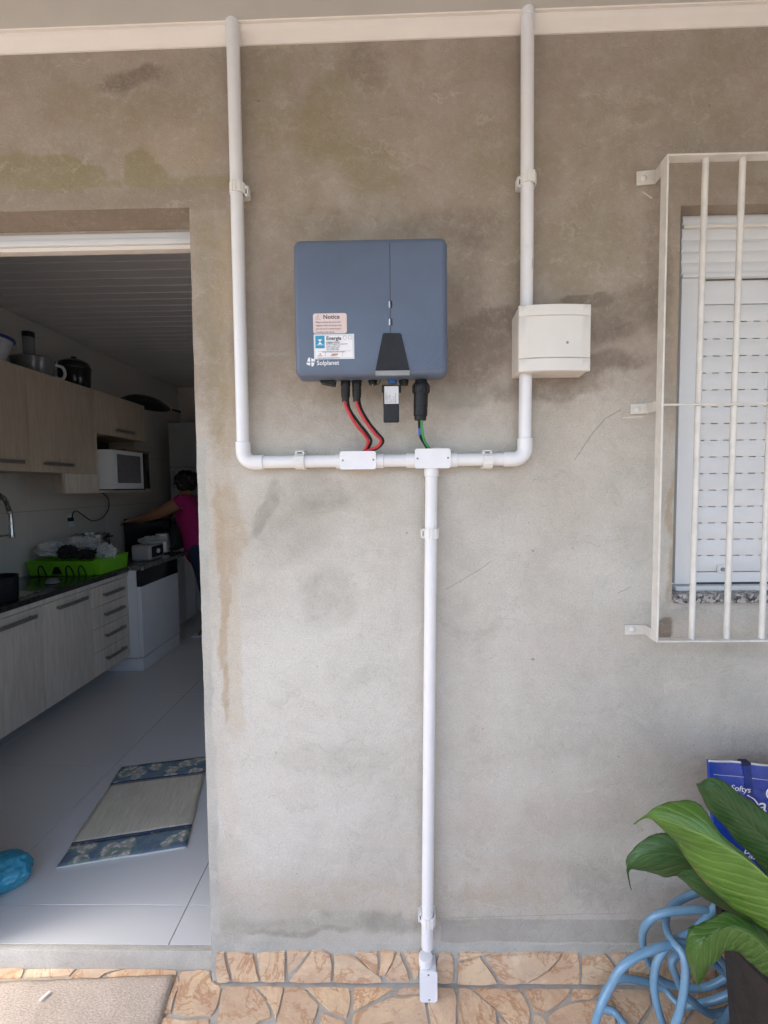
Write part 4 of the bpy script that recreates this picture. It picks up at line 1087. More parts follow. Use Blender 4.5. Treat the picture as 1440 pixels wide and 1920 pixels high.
# ================================================================== LOWER RIGHT: BAG, PLANT, HOSE
def c7b(x, y, d=0): return P(1080+x/3.692, 1400+y/3.692, d)
bag = thing('shopping_bag', 'blue woven shopping bag with white lettering standing behind the plant', 'bag', (1., -.12, 0))
M['bagblue'] = simple('bag_blue', (.012, .055, .36), .32, .15, 9, .25)
tl = c7b(921, 102, -.10); 
bm = bmesh.new()
nx_, nz_ = 22, 24; Wb = .46; zt0 = tl.z
def bagp(u, v, back):
    x = tl.x + Wb*u + .10*(1-v)**1.3; top = zt0 - .010*math.sin(u*2.2)-.008*u
    z_ = top*v; y = -.10 - .020*u + (.05+.05*(1-v))*(-1 if not back else 1)*(math.sin(math.pi*min(max(u, .0), 1))**.5)*(1-v)**.6*.8
    y += .006*noise.noise(Vector((u*7, v*6, 3 if back else 0)))+.003*math.sin(u*19+v*5)*(1-u*.3)
    if back: y += .012
    return Vector((x, min(y, -.012), z_))
for back in (0, 1):
    G = [[bm.verts.new(bagp(i/nx_, j/nz_, back)) for j in range(nz_+1)] for i in range(nx_+1)]
    for i in range(nx_):
        for j in range(nz_): bm.faces.new((G[i][j], G[i+1][j], G[i+1][j+1], G[i][j+1]))
    if not back: G0 = G
for i in (0, nx_):
    for j in range(nz_): bm.faces.new((G0[i][j], G0[i][j+1], G[i][j+1], G[i][j]))
for i in range(nx_): bm.faces.new((G0[i][0], G0[i+1][0], G[i+1][0], G[i][0]))
fin('bag_body', bm, 'bagblue', bag, smooth=60)
def on_bag(u, v, lift=.0015): q = bagp(u, v, 0); return q+Vector((0, -lift, 0))
tube('hem', [on_bag(k/30, 1., .0005)+Vector((0, .004, .001)) for k in range(31)], .0032, 'whitebag', bag, 6)
tube('stitching', [on_bag(.02+k/31, .956-.002*math.sin(k*.3), .0006) for k in range(30)], .0007, 'whitebag', bag, 4)
M['bagstrap'] = simple('bag_strap', (.04, .09, .42), .4, .1, 30)
M['navy'] = simple('navy_strap', (.01, .015, .06), .7)
us = (c7b(1180, 180, -.105).x-tl.x)/Wb
for uu in (us, us+.5):
    bm = bmesh.new(); A = [(on_bag(uu-.02, v_/12, .002), on_bag(uu+.02, v_/12, .002)) for v_ in range(5, 13)]
    VV = [(bm.verts.new(p), bm.verts.new(q)) for p, q in A]
    for p, q in zip(VV, VV[1:]): bm.faces.new((p[0], p[1], q[1], q[0]))
    bmesh.ops.solidify(bm, geom=list(bm.faces), thickness=.001)
    fin('strap', bm, 'bagstrap', bag)
    e = bagp(uu, 1, 0); box('strap_end', e+Vector((-.011, -.003, -.004)), e+Vector((.011, .016, .005)), 'navy', bag, .001)
def bagtext(s_, size, px, py, rotz, sx=1., off=0.):
    q = c7b(px, py, -.12); u = (q.x-tl.x)/Wb; v = q.z/zt0
    y_ = bagp(u, v, 0).y-.013
    return text('lettering', s_, size, (q.x, y_, q.z), 'white_ink', bag, rot=(math.pi/2, R(rotz), 0), sx=sx, off=off)
bagtext('Softys', .0215, 1074, 304, 8)
bagtext('aço', .052, 1240, 432, 5, 1.05)
tube('lettering_stroke', [c7b(1190, 338, -.14), c7b(1232, 362, -.14), c7b(1262, 400, -.14)], .0016, 'white_ink', bag, 6)
bagtext('Pa.', .030, 1122, 728, 16)
q = c7b(1345, 318, -.13); tube('emblem', [q+Vector((.012*math.cos(R(a_)), -.004, .014*math.sin(R(a_)))) for a_ in range(0, 361, 24)], .0022, 'white_ink', bag, 6)

pot_c = Vector((.905, -.36, 0))
plant = thing('potted_plant', 'leafy green plant with broad glossy leaves in a dark pot beside the blue bag', 'plant', pot_c)
lathe('pot', [(.0, 0), (.135, 0), (.14, .004), (.178, .46), (.190, .462), (.192, .495), (.182, .5), (.172, .49), (.165, .44), (0, .44)], pot_c, 'pot', plant, 48)
bm = bmesh.new()
rs = random.Random(5)
cv = bm.verts.new(pot_c+Vector((0, 0, .46))); prev = None
rings = []
for r_ in (.05, .1, .15, .169): rings.append([bm.verts.new(pot_c+Vector((r_*math.cos(a*.2618), r_*math.sin(a*.2618), .452+rs.uniform(-.008, .008)))) for a in range(24)])
for k in range(24): bm.faces.new((cv, rings[0][k], rings[0][(k+1) % 24]))
for A_, B_ in zip(rings, rings[1:]):
    for k in range(24): bm.faces.new((A_[k], A_[(k+1) % 24], B_[(k+1) % 24], B_[k]))
fin('soil', bm, 'soil', plant)
def resamp(pts, n):
    pts = spline(pts, 8); L = [0]
    for a_, b_ in zip(pts, pts[1:]): L.append(L[-1]+(b_-a_).length)
    out = []; j = 0
    for i in range(n+1):
        t = L[-1]*i/n
        while j < len(L)-2 and L[j+1] < t: j += 1
        s_ = (t-L[j])/max(L[j+1]-L[j], 1e-9); out.append(pts[j].lerp(pts[j+1], min(max(s_, 0), 1)))
    return out
def leaf(e1, mid, e2, mat, stem_to=None, fold=.012, nv=44, wave=.004, seed=0):
    """three outlines (edge, midrib, edge) from base to tip -> curved blade"""
    E1, Mm, E2 = resamp(e1, nv), resamp(mid, nv), resamp(e2, nv)
    nu = 10; bm = bmesh.new(); uvl = bm.loops.layers.uv.new('UVMap'); G = []; UV = {}
    for i in range(nv+1):
        row = []
        for j in range(2*nu+1):
            s_ = (j-nu)/nu
            q = Mm[i].lerp(E1[i] if s_ < 0 else E2[i], abs(s_))
            env = math.sin(math.pi*min(max(i/nv, .02), .98))**.6
            d = -fold*math.sin(math.pi*abs(s_))*env + wave*abs(s_)**2*noise.noise(Vector((i*.25+seed, s_*1.3, seed)))*2*env
            # arch between ribs
            rib = .0012*math.sin((i/nv*15-abs(s_)**.8*3)*2*math.pi)*env*(abs(s_) > .03)
            v = bm.verts.new(q+Vector((0, d+rib, 0))); UV[v] = (.5+s_*.5, i/nv); row.append(v)
        G.append(row)
    for i in range(nv):
        for j in range(2*nu):
            f_ = bm.faces.new((G[i][j], G[i][j+1], G[i+1][j+1], G[i+1][j]))
            for l_ in f_.loops: l_[uvl].uv = UV[l_.vert]
    o = fin('leaf', bm, mat, plant, smooth=80)
    md = o.modifiers.new('thick', 'SOLIDIFY'); md.thickness = .0008
    if stem_to is not None:
        b0 = Mm[0]; c = Vector(stem_to); mid_ = (b0+c)/2+Vector((.02, 0, .04))
        tube('stem', spline([b0-(Mm[1]-Mm[0])*.0, b0.lerp(mid_, .5), mid_, c], 6), .0042, 'stem', plant, 8)
    return o
L = lambda pts, d: [c7b(x, y, dd) for (x, y), dd in zip(pts, d if hasattr(d, '__len__') else [d]*len(pts))]
hub = pot_c+Vector((0, 0, .45))
# broad bright leaf, nearest
leaf(L([(1660, 1500), (1560, 1330), (1440, 1030), (1329, 900), (1180, 752), (1000, 600), (905, 455), (830, 382), (700, 377), (560, 415), (480, 470), (400, 532)], [-.50, -.50, -.49, -.48, -.48, -.47, -.46, -.45, -.44, -.43, -.42, -.41]),
     L([(1650, 1510), (1560, 1220), (1440, 1010), (1329, 905), (1180, 775), (1050, 700), (930, 635), (800, 580), (680, 530), (560, 492), (480, 478), (400, 534)], [-.50, -.52, -.52, -.52, -.51, -.50, -.49, -.48, -.46, -.44, -.42, -.41]),
     L([(1640, 1520), (1560, 1460), (1440, 1360), (1329, 1285), (1200, 1198), (1050, 1090), (900, 950), (770, 790), (690, 665), (585, 560), (490, 488), (402, 538)], [-.50, -.49, -.48, -.47, -.46, -.46, -.45, -.44, -.43, -.43, -.42, -.41]), 'leaf_bright', hub, .010, 54, seed=1)
# dull upper leaf in front of the bag
leaf(L([(1560, 1150), (1500, 640), (1420, 540), (1329, 465), (1240, 392), (1130, 322), (1060, 262), (1000, 225), (940, 212), (880, 232), (855, 252), (832, 256)], -.27),
     L([(1550, 1160), (1490, 860), (1400, 720), (1310, 640), (1220, 560), (1130, 480), (1050, 405), (980, 345), (930, 305), (880, 280), (856, 262), (832, 256)], -.285),
     L([(1540, 1170), (1480, 1050), (1400, 960), (1320, 880), (1210, 745), (1110, 660), (1050, 575), (985, 508), (920, 440), (875, 350), (845, 295), (832, 256)], -.265), 'leaf_dark', hub, .008, 48, seed=2)
# dark leaf on the left with drooping tip
leaf(L([(1500, 1400), (1200, 1020), (1000, 800), (800, 640), (700, 612), (600, 598), (510, 628), (430, 672), (375, 740), (350, 780), (352, 850), (380, 990)], -.34),
     L([(1490, 1410), (1150, 1060), (950, 880), (800, 790), (700, 748), (610, 738), (520, 746), (450, 765), (395, 795), (350, 830), (358, 900), (380, 992)], -.352),
     L([(1480, 1420), (1100, 1100), (900, 960), (800, 900), (720, 896), (620, 905), (560, 890), (470, 858), (410, 846), (365, 850), (372, 920), (381, 994)], -.335), 'leaf_dark', hub, .008, 44, seed=3)
# dark leaf under the bright one
leaf(L([(1560, 1560), (1400, 1300), (1250, 1150), (1100, 1000), (950, 890), (850, 850), (760, 855), (700, 890), (705, 900)], -.40),
     L([(1555, 1570), (1400, 1330), (1250, 1200), (1100, 1100), (980, 1010), (880, 950), (800, 915), (740, 898), (706, 901)], -.41),
     L([(1550, 1580), (1400, 1400), (1280, 1300), (1130, 1180), (1010, 1115), (890, 1055), (800, 985), (750, 935), (707, 903)], -.395), 'leaf_dark', hub, .006, 36, seed=4)
# lower leaf that arches over and hangs its tip
leaf(L([(1480, 1480), (1329, 1310), (1230, 1225), (1110, 1155), (1000, 1143), (900, 1195), (830, 1238), (768, 1280), (753, 1400), (785, 1530), (835, 1640), (895, 1705)], -.46),
     L([(1475, 1510), (1330, 1420), (1230, 1320), (1120, 1260), (1020, 1250), (940, 1290), (880, 1350), (840, 1420), (825, 1500), (828, 1580), (842, 1645), (896, 1707)], -.485),
     L([(1470, 1700), (1329, 1600), (1200, 1492), (1115, 1415), (1070, 1408), (1020, 1440), (975, 1475), (935, 1520), (905, 1560), (870, 1610), (846, 1648), (897, 1709)], -.455), 'leaf_mid', hub, .010, 50, seed=5)
for (ex, ey, ez, sd) in ((1.18, -.62, 1.02, 6), (1.25, -.30, .95, 7), (.98, -.78, .90, 8), (1.10, -.12, .80, 9)):      # leaves outside the frame on the far side of the pot
    tip = Vector((ex, ey, ez)); base_ = hub+(tip-hub)*.35+Vector((0, 0, .10)); ax = tip-base_; sd_ = ax.cross(Vector((0, 0, 1))).normalized()
    mid_ = [base_+ax*t+Vector((0, 0, .10*math.sin(math.pi*t)-.08*t*t)) for t in [k/8 for k in range(9)]]
    wd_ = [.075*math.sin(math.pi*(k/8)**.8)+.001 for k in range(9)]
    leaf([p-sd_*w_ for p, w_ in zip(mid_, wd_)], mid_, [p+sd_*w_ for p, w_ in zip(mid_, wd_)], 'leaf_mid', hub, .004, 24, seed=sd)

# garden hose in loose loops
H_ = lambda x, y, d: P(x, y, d)
hp = [Vector((1.02, -.14, .03)), Vector((.80, -.26, .012)), Vector((.52, -.23, .02)),
      H_(1114, 1960, -.20), H_(1122, 1895, -.20), H_(1140, 1850, -.19), H_(1165, 1815, -.19), H_(1200, 1790, -.18), H_(1240, 1775, -.17), H_(1290, 1770, -.15), H_(1340, 1785, -.13), H_(1372, 1840, -.12),
      H_(1370, 1910, -.12), H_(1330, 1960, -.15), Vector((.72, -.19, .04)), H_(1258, 1960, -.17), H_(1237, 1900, -.17), H_(1226, 1850, -.16), H_(1234, 1800, -.15), H_(1262, 1768, -.14), H_(1300, 1745, -.13), H_(1330, 1715, -.12), H_(1352, 1692, -.11), H_(1385, 1680, -.10),
      H_(1415, 1720, -.09), H_(1400, 1800, -.08), H_(1330, 1850, -.07), H_(1250, 1845, -.06), H_(1212, 1800, -.07), H_(1204, 1755, -.085), H_(1215, 1728, -.10), H_(1240, 1712, -.11), H_(1285, 1706, -.115), H_(1330, 1708, -.115), H_(1385, 1735, -.115),
      H_(1400, 1800, -.12), H_(1370, 1890, -.14), Vector((.76, -.20, .09)), H_(1262, 1945, -.215), H_(1275, 1890, -.215), H_(1284, 1830, -.205), H_(1280, 1790, -.19), H_(1262, 1765, -.16), H_(1250, 1735, -.11), H_(1255, 1705, -.07), H_(1285, 1685, -.05), H_(1330, 1672, -.045), H_(1390, 1690, -.05),
      H_(1430, 1760, -.06), H_(1410, 1860, -.08), H_(1340, 1900, -.11), H_(1290, 1870, -.13), H_(1268, 1830, -.14), H_(1262, 1800, -.13), H_(1290, 1782, -.12), H_(1330, 1800, -.11), H_(1365, 1830, -.105), H_(1400, 1880, -.1),
      Vector((.95, -.11, .12)), Vector((.80, -.08, .03)), H_(1240, 1852, -.035), H_(1165, 1838, -.04), H_(1130, 1870, -.05), H_(1130, 1915, -.07), H_(1150, 1960, -.08), Vector((.66, -.14, .014)), Vector((.9, -.16, .016))]
def hnox(p): return Vector((p.x, min(p.y, -.022), max(p.z, .011)))
hpp = [p+noise.noise_vector(p*9)*.006 for p in spline(hp, 9)]
o = tube('garden_hose', [hnox(p) for p in hpp], [.0098*(1+.05*noise.noise(p*25)) for p in hpp], 'hose', None, 12, smooth=60)
tag(o, 'light blue garden hose lying in loose coils against the wall beside the plant', 'hose')

# ================================================================== MATS AND LITTLE THINGS ON THE FLOOR
a_, b_, c_ = PZ(328, 1822, .012), PZ(298, 1925, .012), PZ(0, 1835, .012)
dirx = (c_-a_).normalized(); diry = (b_-a_).normalized()
bm = bmesh.new(); nx_, ny_ = 60, 40
G = []
for i in range(nx_+1):
    row = []
    for j in range(ny_+1):
        p = a_+dirx*(.72*i/nx_)+diry*(.45*j/ny_)
        edge = min(i, nx_-i, j, ny_-j)
        h = .012 - (.009 if edge == 0 else .002 if edge == 1 else 0) + .0032*noise.noise(p*60)+.002*noise.noise(p*14)
        row.append(bm.verts.new((p.x, p.y, max(h, .002))))
    G.append(row)
for i in range(nx_):
    for j in range(ny_): bm.faces.new((G[i][j], G[i+1][j], G[i+1][j+1], G[i][j+1]))
for e_ in list(bm.edges):
    pass
o = fin('door_mat', bm, 'mat', smooth=180); tag(o, 'worn beige pink shaggy door mat on the stone paving', 'door mat')
md = o.modifiers.new('thick', 'SOLIDIFY'); md.thickness = .006; md.offset = -1
p = PZ(84, 1868, .018); bm = bmesh.new()
bm_box(bm, (-.004, -.014, 0), (.004, .014, .003), .001, 1, Matrix.Translation(p)@Matrix.Rotation(R(-25), 4, 'Z'))
tag(fin('paper_scrap', bm, 'paper'), 'tiny white scrap of paper lying on the beige door mat', 'litter')

rug = thing('rug', 'long straw coloured rug with blue floral ends on the kitchen floor', 'rug', (-1.1, .7, ZF))
ra, rb, rc, rd = PZ(105, 1630, ZF), PZ(350, 1590, ZF), PZ(392, 1420, ZF), PZ(228, 1440, ZF)
ra = Vector((ra.x, ra.y, 0)); rb = Vector((rb.x, rb.y, 0)); rc = Vector((rc.x, rc.y, 0)); rd = Vector((rd.x, rd.y, 0))
def rugpt(u, v, z_=.006): 
    q = ra.lerp(rb, u).lerp(rd.lerp(rc, u), v); q.z = ZF+z_+.0025*noise.noise(q*6)+.0012*noise.noise(q*20); 
    q.x += .006*noise.noise(Vector((v*5, u*2, 0))); return q
def rugpart(name, v0, v1, mat, u0=0., u1=1., z_=.006):
    bm = bmesh.new(); n1, n2 = 20, max(2, int((v1-v0)*40))
    G = [[bm.verts.new(rugpt(u0+(u1-u0)*i/n1, v0+(v1-v0)*j/n2, z_)) for j in range(n2+1)] for i in range(n1+1)]
    for i in range(n1):
        for j in range(n2): bm.faces.new((G[i][j], G[i+1][j], G[i+1][j+1], G[i][j+1]))
    o = fin(name, bm, mat, rug, smooth=180); md = o.modifiers.new('thick', 'SOLIDIFY'); md.thickness = .005; md.offset = -1
rugpart('floral_border', .006, .18, 'floral'); rugpart('hem', .18, .195, 'bluehem', z_=.0075)
rugpart('woven_field', .195, .775, 'rug'); rugpart('hem', .775, .79, 'bluehem', z_=.0075)
rugpart('floral_border', .79, 1., 'floral'); rugpart('pale_edge', 0, .006, 'paper')

def crumple(name, c, r3, mat, parent=None, seed=0, amp=.5, sub=5, label=None, cat=None, freq=2.6, ridge=True):
    bm = bmesh.new(); bmesh.ops.create_icosphere(bm, subdivisions=sub, radius=1)
    c = Vector(c)
    for v in bm.verts:
        q = v.co.copy(); n1 = noise.noise(q*freq+Vector((seed, 0, 0))); n2 = noise.noise(q*freq*2.4+Vector((0, seed, 0)))
        if ridge:
            n1 = .5-abs(n1)*2.0; n2 = .35-abs(n2)*1.6; n3 = .3-abs(noise.noise(q*freq*5.1+Vector((0, 3, seed))))*1.4
            f_ = 1+amp*n1+amp*.7*n2+amp*.4*n3
        else: f_ = 1+amp*n1+amp*.45*n2
        v.co = c+Vector((q.x*r3[0]*f_, q.y*r3[1]*f_, q.z*r3[2]*f_))
        v.co.z = max(v.co.z, c.z-r3[2]*.9)
    o = fin(name, bm, mat, parent, smooth=55)
    if label: tag(o, label, cat)
    return o
pb = PZ(22, 1668, ZF)
crumple('plastic_bag', (pb.x-.05, pb.y+.02, ZF+.05), (.098, .072, .056), 'bluefilm', seed=3, amp=.11, label='crumpled blue plastic bag on the kitchen floor just inside the doorway', cat='plastic bag', freq=1.2)

# ================================================================== KITCHEN
FX = -2.043
# base cabinet
cb = thing('base_cabinet', 'pale wood grain sink cabinet with two visible doors and four drawers', 'cabinet', (FX-.28, 1.4, ZF))
z0c, z1c = .188, .838
box('carcass', (XL+.004, .50, z0c), (FX-.02, 2.185, z1c-.03), 'wood', cb, .001)
box('apron', (FX-.02, .50, z1c-.028), (FX+.004, 2.19, z1c+.002), 'wood', cb, .003)
def hbar(parent, x, ya, yb_, z_, d=.03, name='handle', zr=.011, mat='handle'):
    bm = bmesh.new(); bm_box(bm, (x+d-.008, ya, z_-zr), (x+d, yb_, z_+zr), .002)
    for y in (ya+.018, yb_-.018): bm_box(bm, (x-.001, y-.008, z_-.007), (x+d-.006, y+.008, z_+.007), .001, 1)
    return fin(name, bm, mat, parent)
for ya, yb_ in ((.50, .868), (.872, 1.308), (1.312, 1.748)):
    d_ = box('cabinet_door', (FX-.018, ya, z0c), (FX, yb_, z1c-.032), 'wood', cb, .002)
    hbar(d_, FX, ya+.11, yb_-.06, z1c-.075)
zz_ = [z0c, .352, .514, .664, z1c-.032]
for a_, b_ in zip(zz_, zz_[1:]):
    d_ = box('drawer', (FX-.018, 1.752, a_+.002), (FX, 2.184, b_-.002), 'wood', cb, .002)
    hbar(d_, FX, 1.87, 2.10, b_-.07)
ct = box('countertop', (XL+.004, .50, z1c+.003), (FX+.012, 2.19, z1c+.035), 'blackstone', cb, .003)
box('sink_rim', (-2.46, .95, z1c+.0355), (-2.10, 1.40, z1c+.0385), 'steel', cb, .001)
tube('drain_pipe', spline([(-2.3, 2.02, z0c), (-2.3, 2.02, .12), (-2.26, 2.06, ZF+.03), (-2.5, 2.1, ZF+.03)], 6), .02, 'appl', cb)
ZT = z1c+.035
# dishwasher
DX, DY0, DY1, DZ = -1.943, 2.19, 2.803, .874
dw = thing('dishwasher', 'white dishwasher with a black control strip at the end of the cabinet', 'dishwasher', (DX-.3, 2.5, ZF))
box('body', (XL+.05, DY0+.002, ZF+.105), (DX-.035, DY1, DZ-.026), 'appl', dw, .004)
box('plinth', (XL+.05, DY0+.001, ZF), (DX-.004, DY1, ZF+.10), 'appl', dw, .008)
box('front_door', (DX-.034, DY0+.003, ZF+.112), (DX, DY1-.001, .72), 'appl', dw, .004)
box('control_panel', (DX-.034, DY0+.003, .722), (DX+.001, DY1-.001, DZ-.028), 'blackgloss', dw, .003)
sb = thing('stone_worktop', 'polished dark stone worktop lying over the dishwasher', 'worktop', (DX-.3, 2.5, DZ))
box('slab', (XL+.004, DY0+.001, DZ-.024), (DX+.008, 3.02, DZ+.006), granite('grey_granite', (.10, .095, .09), (.22, .21, .2), (.03, .03, .03), .12, 200), sb, .002)
box('edge_strip', (DX+.0085, DY0+.001, DZ-.026), (DX+.011, DY0+.03, DZ+.004), 'steel', sb, .0005, 1)
ZD = DZ+.006
# cabinet run beyond
bc = thing('white_cabinet', 'low white cupboard beyond the dishwasher, behind the person', 'cupboard', (-2.4, 3.5, ZF))
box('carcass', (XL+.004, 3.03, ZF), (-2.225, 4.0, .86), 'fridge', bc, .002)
box('cupboard_door', (-2.224, 3.04, ZF+.01), (-2.208, 3.52, .85), 'appl', bc, .002); box('cupboard_door', (-2.224, 3.525, ZF+.01), (-2.208, 3.99, .85), 'appl', bc, .002)
st_ = thing('oven', 'black countertop oven in the shadow behind the steel kettle', 'oven', (-2.4, 3.3, .86))
box('oven_body', (XL+.03, 3.06, .862), (-2.16, 3.56, 1.19), 'blackgloss', st_, .01); box('oven_door', (-2.159, 3.08, .88), (-2.145, 3.45, 1.17), 'blackgloss', st_, .003)
hbar(st_, -2.145, 3.12, 3.42, 1.14, .03, 'oven_handle', .006, 'black')
# tall pale cupboard on the back wall
fg = thing('refrigerator', 'tall pale refrigerator standing at the far end of the kitchen', 'refrigerator', (-1.95, 4.1, ZF))
q = P(315, 793, 3.75)
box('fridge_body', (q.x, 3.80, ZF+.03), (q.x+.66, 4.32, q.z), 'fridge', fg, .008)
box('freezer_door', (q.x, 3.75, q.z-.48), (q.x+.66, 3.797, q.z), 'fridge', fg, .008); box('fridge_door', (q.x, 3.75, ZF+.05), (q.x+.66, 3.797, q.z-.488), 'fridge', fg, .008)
hbar_ = box('door_handle', (q.x+.03, 3.715, q.z-.75), (q.x+.05, 3.749, q.z-.52), 'greystrip', fg, .004)
cw = tube('power_cable', spline([P(342, 792, 4.0), P(341, 775, 4.05), P(334, 758, 4.15), P(333, 738, 4.3)], 6), .004, 'appl', None, 6)
tag(cw, 'thin pale cable running up from the refrigerator to the ceiling', 'cable')

# wall cupboards
UX = -2.25; uz0, uz1 = 1.592, 2.232
uc = thing('wall_cupboard', 'beige wood grain wall cupboard with bar handles above the counter', 'cupboard', (UX-.15, 1.6, uz0))
box('carcass', (XL+.004, .65, uz0+.002), (UX-.019, 2.196, uz1), 'woodup', uc, .001)
for ya, yb_ in ((.65, 1.098), (1.102, 1.548), (1.552, 2.198)):
    d_ = box('cupboard_door', (UX-.018, ya, uz0), (UX, yb_, uz1), 'woodup', uc, .002)
    hbar(d_, UX, (ya+.10 if ya > 1.5 else yb_-.33), (ya+.36 if ya > 1.5 else yb_-.07), uz0+.055)
zn = PX(182, 812, UX).z
uc2 = thing('wall_cupboard', 'small wall cupboard with a niche and shelf holding the microwave', 'cupboard', (UX-.15, 2.5, 1.45))
box('carcass', (XL+.004, 2.20, zn+.002), (UX-.019, 2.92, uz1), 'woodup', uc2, .001)
d_ = box('cupboard_door', (UX-.018, 2.202, zn), (UX, 2.919, uz1), 'woodup', uc2, .002); hbar(d_, UX, 2.45, 2.70, zn+.05)
box('side_panel', (XL+.004, 2.199, 1.469), (UX, 2.214, zn-.001), 'wood', uc2, .001)
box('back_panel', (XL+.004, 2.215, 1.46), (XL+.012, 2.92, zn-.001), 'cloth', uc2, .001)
box('niche_side', (XL+.004, 2.906, 1.62), (UX-.1, 2.92, zn-.001), 'woodup', uc2, .001)
box('shelf', (XL+.004, 2.2, 1.45), (UX+.012, 2.97, 1.468), 'wood', uc2, .001)
box('shelf_front', (UX-.012, 1.84, 1.45), (UX+.010, 2.198, uz0-.002), 'wood', uc2, .001)
q1 = thing('cutting_board', 'thin brown board lying on top of the microwave', 'board', (-2.3, 2.55, 1.785)); box('board', (-2.5, 2.42, 1.787), (-2.15, 2.8, 1.802), wood('brown_wood', (.20, .12, .06), (.15, .09, .045)), q1, .002)
mw = thing('microwave', 'white microwave oven standing on the wall cupboard shelf', 'microwave', (-2.3, 2.5, 1.47))
MX = -2.135
box('casing', (XL+.02, 2.235, 1.478), (MX-.016, 2.745, 1.783), 'appl', mw, .004)
dr = box('oven_door', (MX-.015, 2.236, 1.479), (MX, 2.645, 1.782), 'appl', mw, .003)
box('door_window', (MX+.0005, 2.27, 1.525), (MX+.003, 2.60, 1.750), M['inkgrey'], dr, .001)
box('control_strip', (MX-.015, 2.647, 1.479), (MX+.001, 2.744, 1.782), 'blackgloss', mw, .002)
box('foot_rail', (XL+.05, 2.25, 1.4685), (MX-.03, 2.73, 1.4775), 'black', mw, .001)
ol = thing('power_outlet', 'white wall socket below the wall cupboard shelf', 'outlet', (XL, 2.0, 1.2))
q = PX(132, 975, XL+.004)
box('outlet_plate', (XL+.0035, q.y-.035, q.z-.055), (XL+.011, q.y+.035, q.z+.055), 'appl', ol, .002)
pc = [Vector((XL+.03, PX(195, 924, XL+.05).y, 1.449)), PX(203, 935, XL+.05), PX(203, 955, XL+.05), PX(190, 972, XL+.05), PX(172, 976, XL+.05), PX(156, 966, XL+.05), PX(144, 958, XL+.05), PX(137, 962, XL+.05), PX(135, 974, XL+.04)]
cw = tube('electric_cord', spline(pc, 7), .0042, 'black', None, 8); tag(cw, 'black microwave power cord looping down the tiles to the wall socket', 'cord')
lp = box('plug', PX(135, 974, XL+.04)+Vector((-.028, -.012, -.014)), PX(135, 974, XL+.04)+Vector((.008, .012, .014)), 'black', None, .004); lp.parent = cw

# on top of the wall cupboards
def on_top(px, x): return PX(px, 700, x).y
yb0 = on_top(28, UX-.05)
bs = thing('basin', 'white and blue plastic basin with a lid on top of the wall cupboard', 'basin', (UX-.13, 1.36, uz1))
cB = Vector((UX-.155, 1.40, uz1))
lathe('bowl', [(.0, .001), (.115, .001), (.125, .01), (.165, .13), (.175, .135), (.172, .142), (.155, .135), (.11, .02), (0, .015)], cB, 'basin', bs, 40)
lathe('rim', [(.166, .128), (.180, .133), (.180, .143), (.168, .146), (.160, .14)], cB, 'basinblue', bs, 40, cap=False)
lathe('inner_lid', [(.0, .0), (.07, .0), (.075, .006), (.05, .045), (0, .05)], cB+Vector((.04, -.03, .13)), 'basinblue', bs, 30)
fp = thing('food_processor', 'smoky food processor bowl with handle and tall feed tube', 'food processor', (UX-.13, 1.74, uz1))
cF = Vector((UX-.14, 1.80, uz1))
lathe('jug', [(.0, .001), (.105, .001), (.115, .015), (.122, .10), (.126, .115), (.10, .13), (0, .135)], cF, 'clear', fp, 32)
tube('feed_tube', [cF+Vector((0, -.03, .13)), cF+Vector((0, -.03, .25))], .034, 'clear', fp, 20); tube('pusher', [cF+Vector((0, -.03, .251)), cF+Vector((0, -.03, .285))], .036, 'black', fp, 20)
tube('jug_handle', spline([cF+Vector((.07, .10, .105)), cF+Vector((.09, .15, .10)), cF+Vector((.095, .165, .055)), cF+Vector((.085, .145, .018)), cF+Vector((.07, .10, .02))], 6), .010, 'appl', fp, 10)
bj = thing('jar', 'dark domed glass jar between the jug and the pan on the cupboard', 'jar', (UX-.13, 2.2, uz1))
cJ = Vector((UX-.13, 2.19, uz1))
lathe('glass_body', [(.0, .001), (.085, .001), (.10, .02), (.108, .13), (.105, .15)], cJ, simple('dark_glass', (.02, .02, .02), .12), bj, 30)
lathe('dome_lid', [(.110, .148), (.112, .158), (.095, .195), (.05, .22), (.018, .226), (.018, .24), (0, .245)], cJ, 'pan', bj, 30)
pn = thing('frying_pan', 'large black pan lying upside down over the end of the cupboard', 'pan', (UX-.1, 2.85, uz1))
bm = bmesh.new(); bm_lathe(bm, [(.0, .055), (.13, .055), (.15, .045), (.205, .008), (.212, .0), (.20, .0), (.14, .035), (0, .04)], (0, 0, 0), 40)
bmesh.ops.transform(bm, matrix=Matrix.Translation(Vector((UX-.02, 2.98, uz1+.022)))@Matrix.Rotation(R(-8), 4, 'X')@Matrix.Rotation(R(6), 4, 'Y'), verts=bm.verts)
fin('pan_bowl', bm, 'pan', pn)
tube('pan_grip', [(UX+.16, 3.12, uz1-.005), (UX+.2, 3.2, uz1-.012)], .011, 'pan', pn, 10)

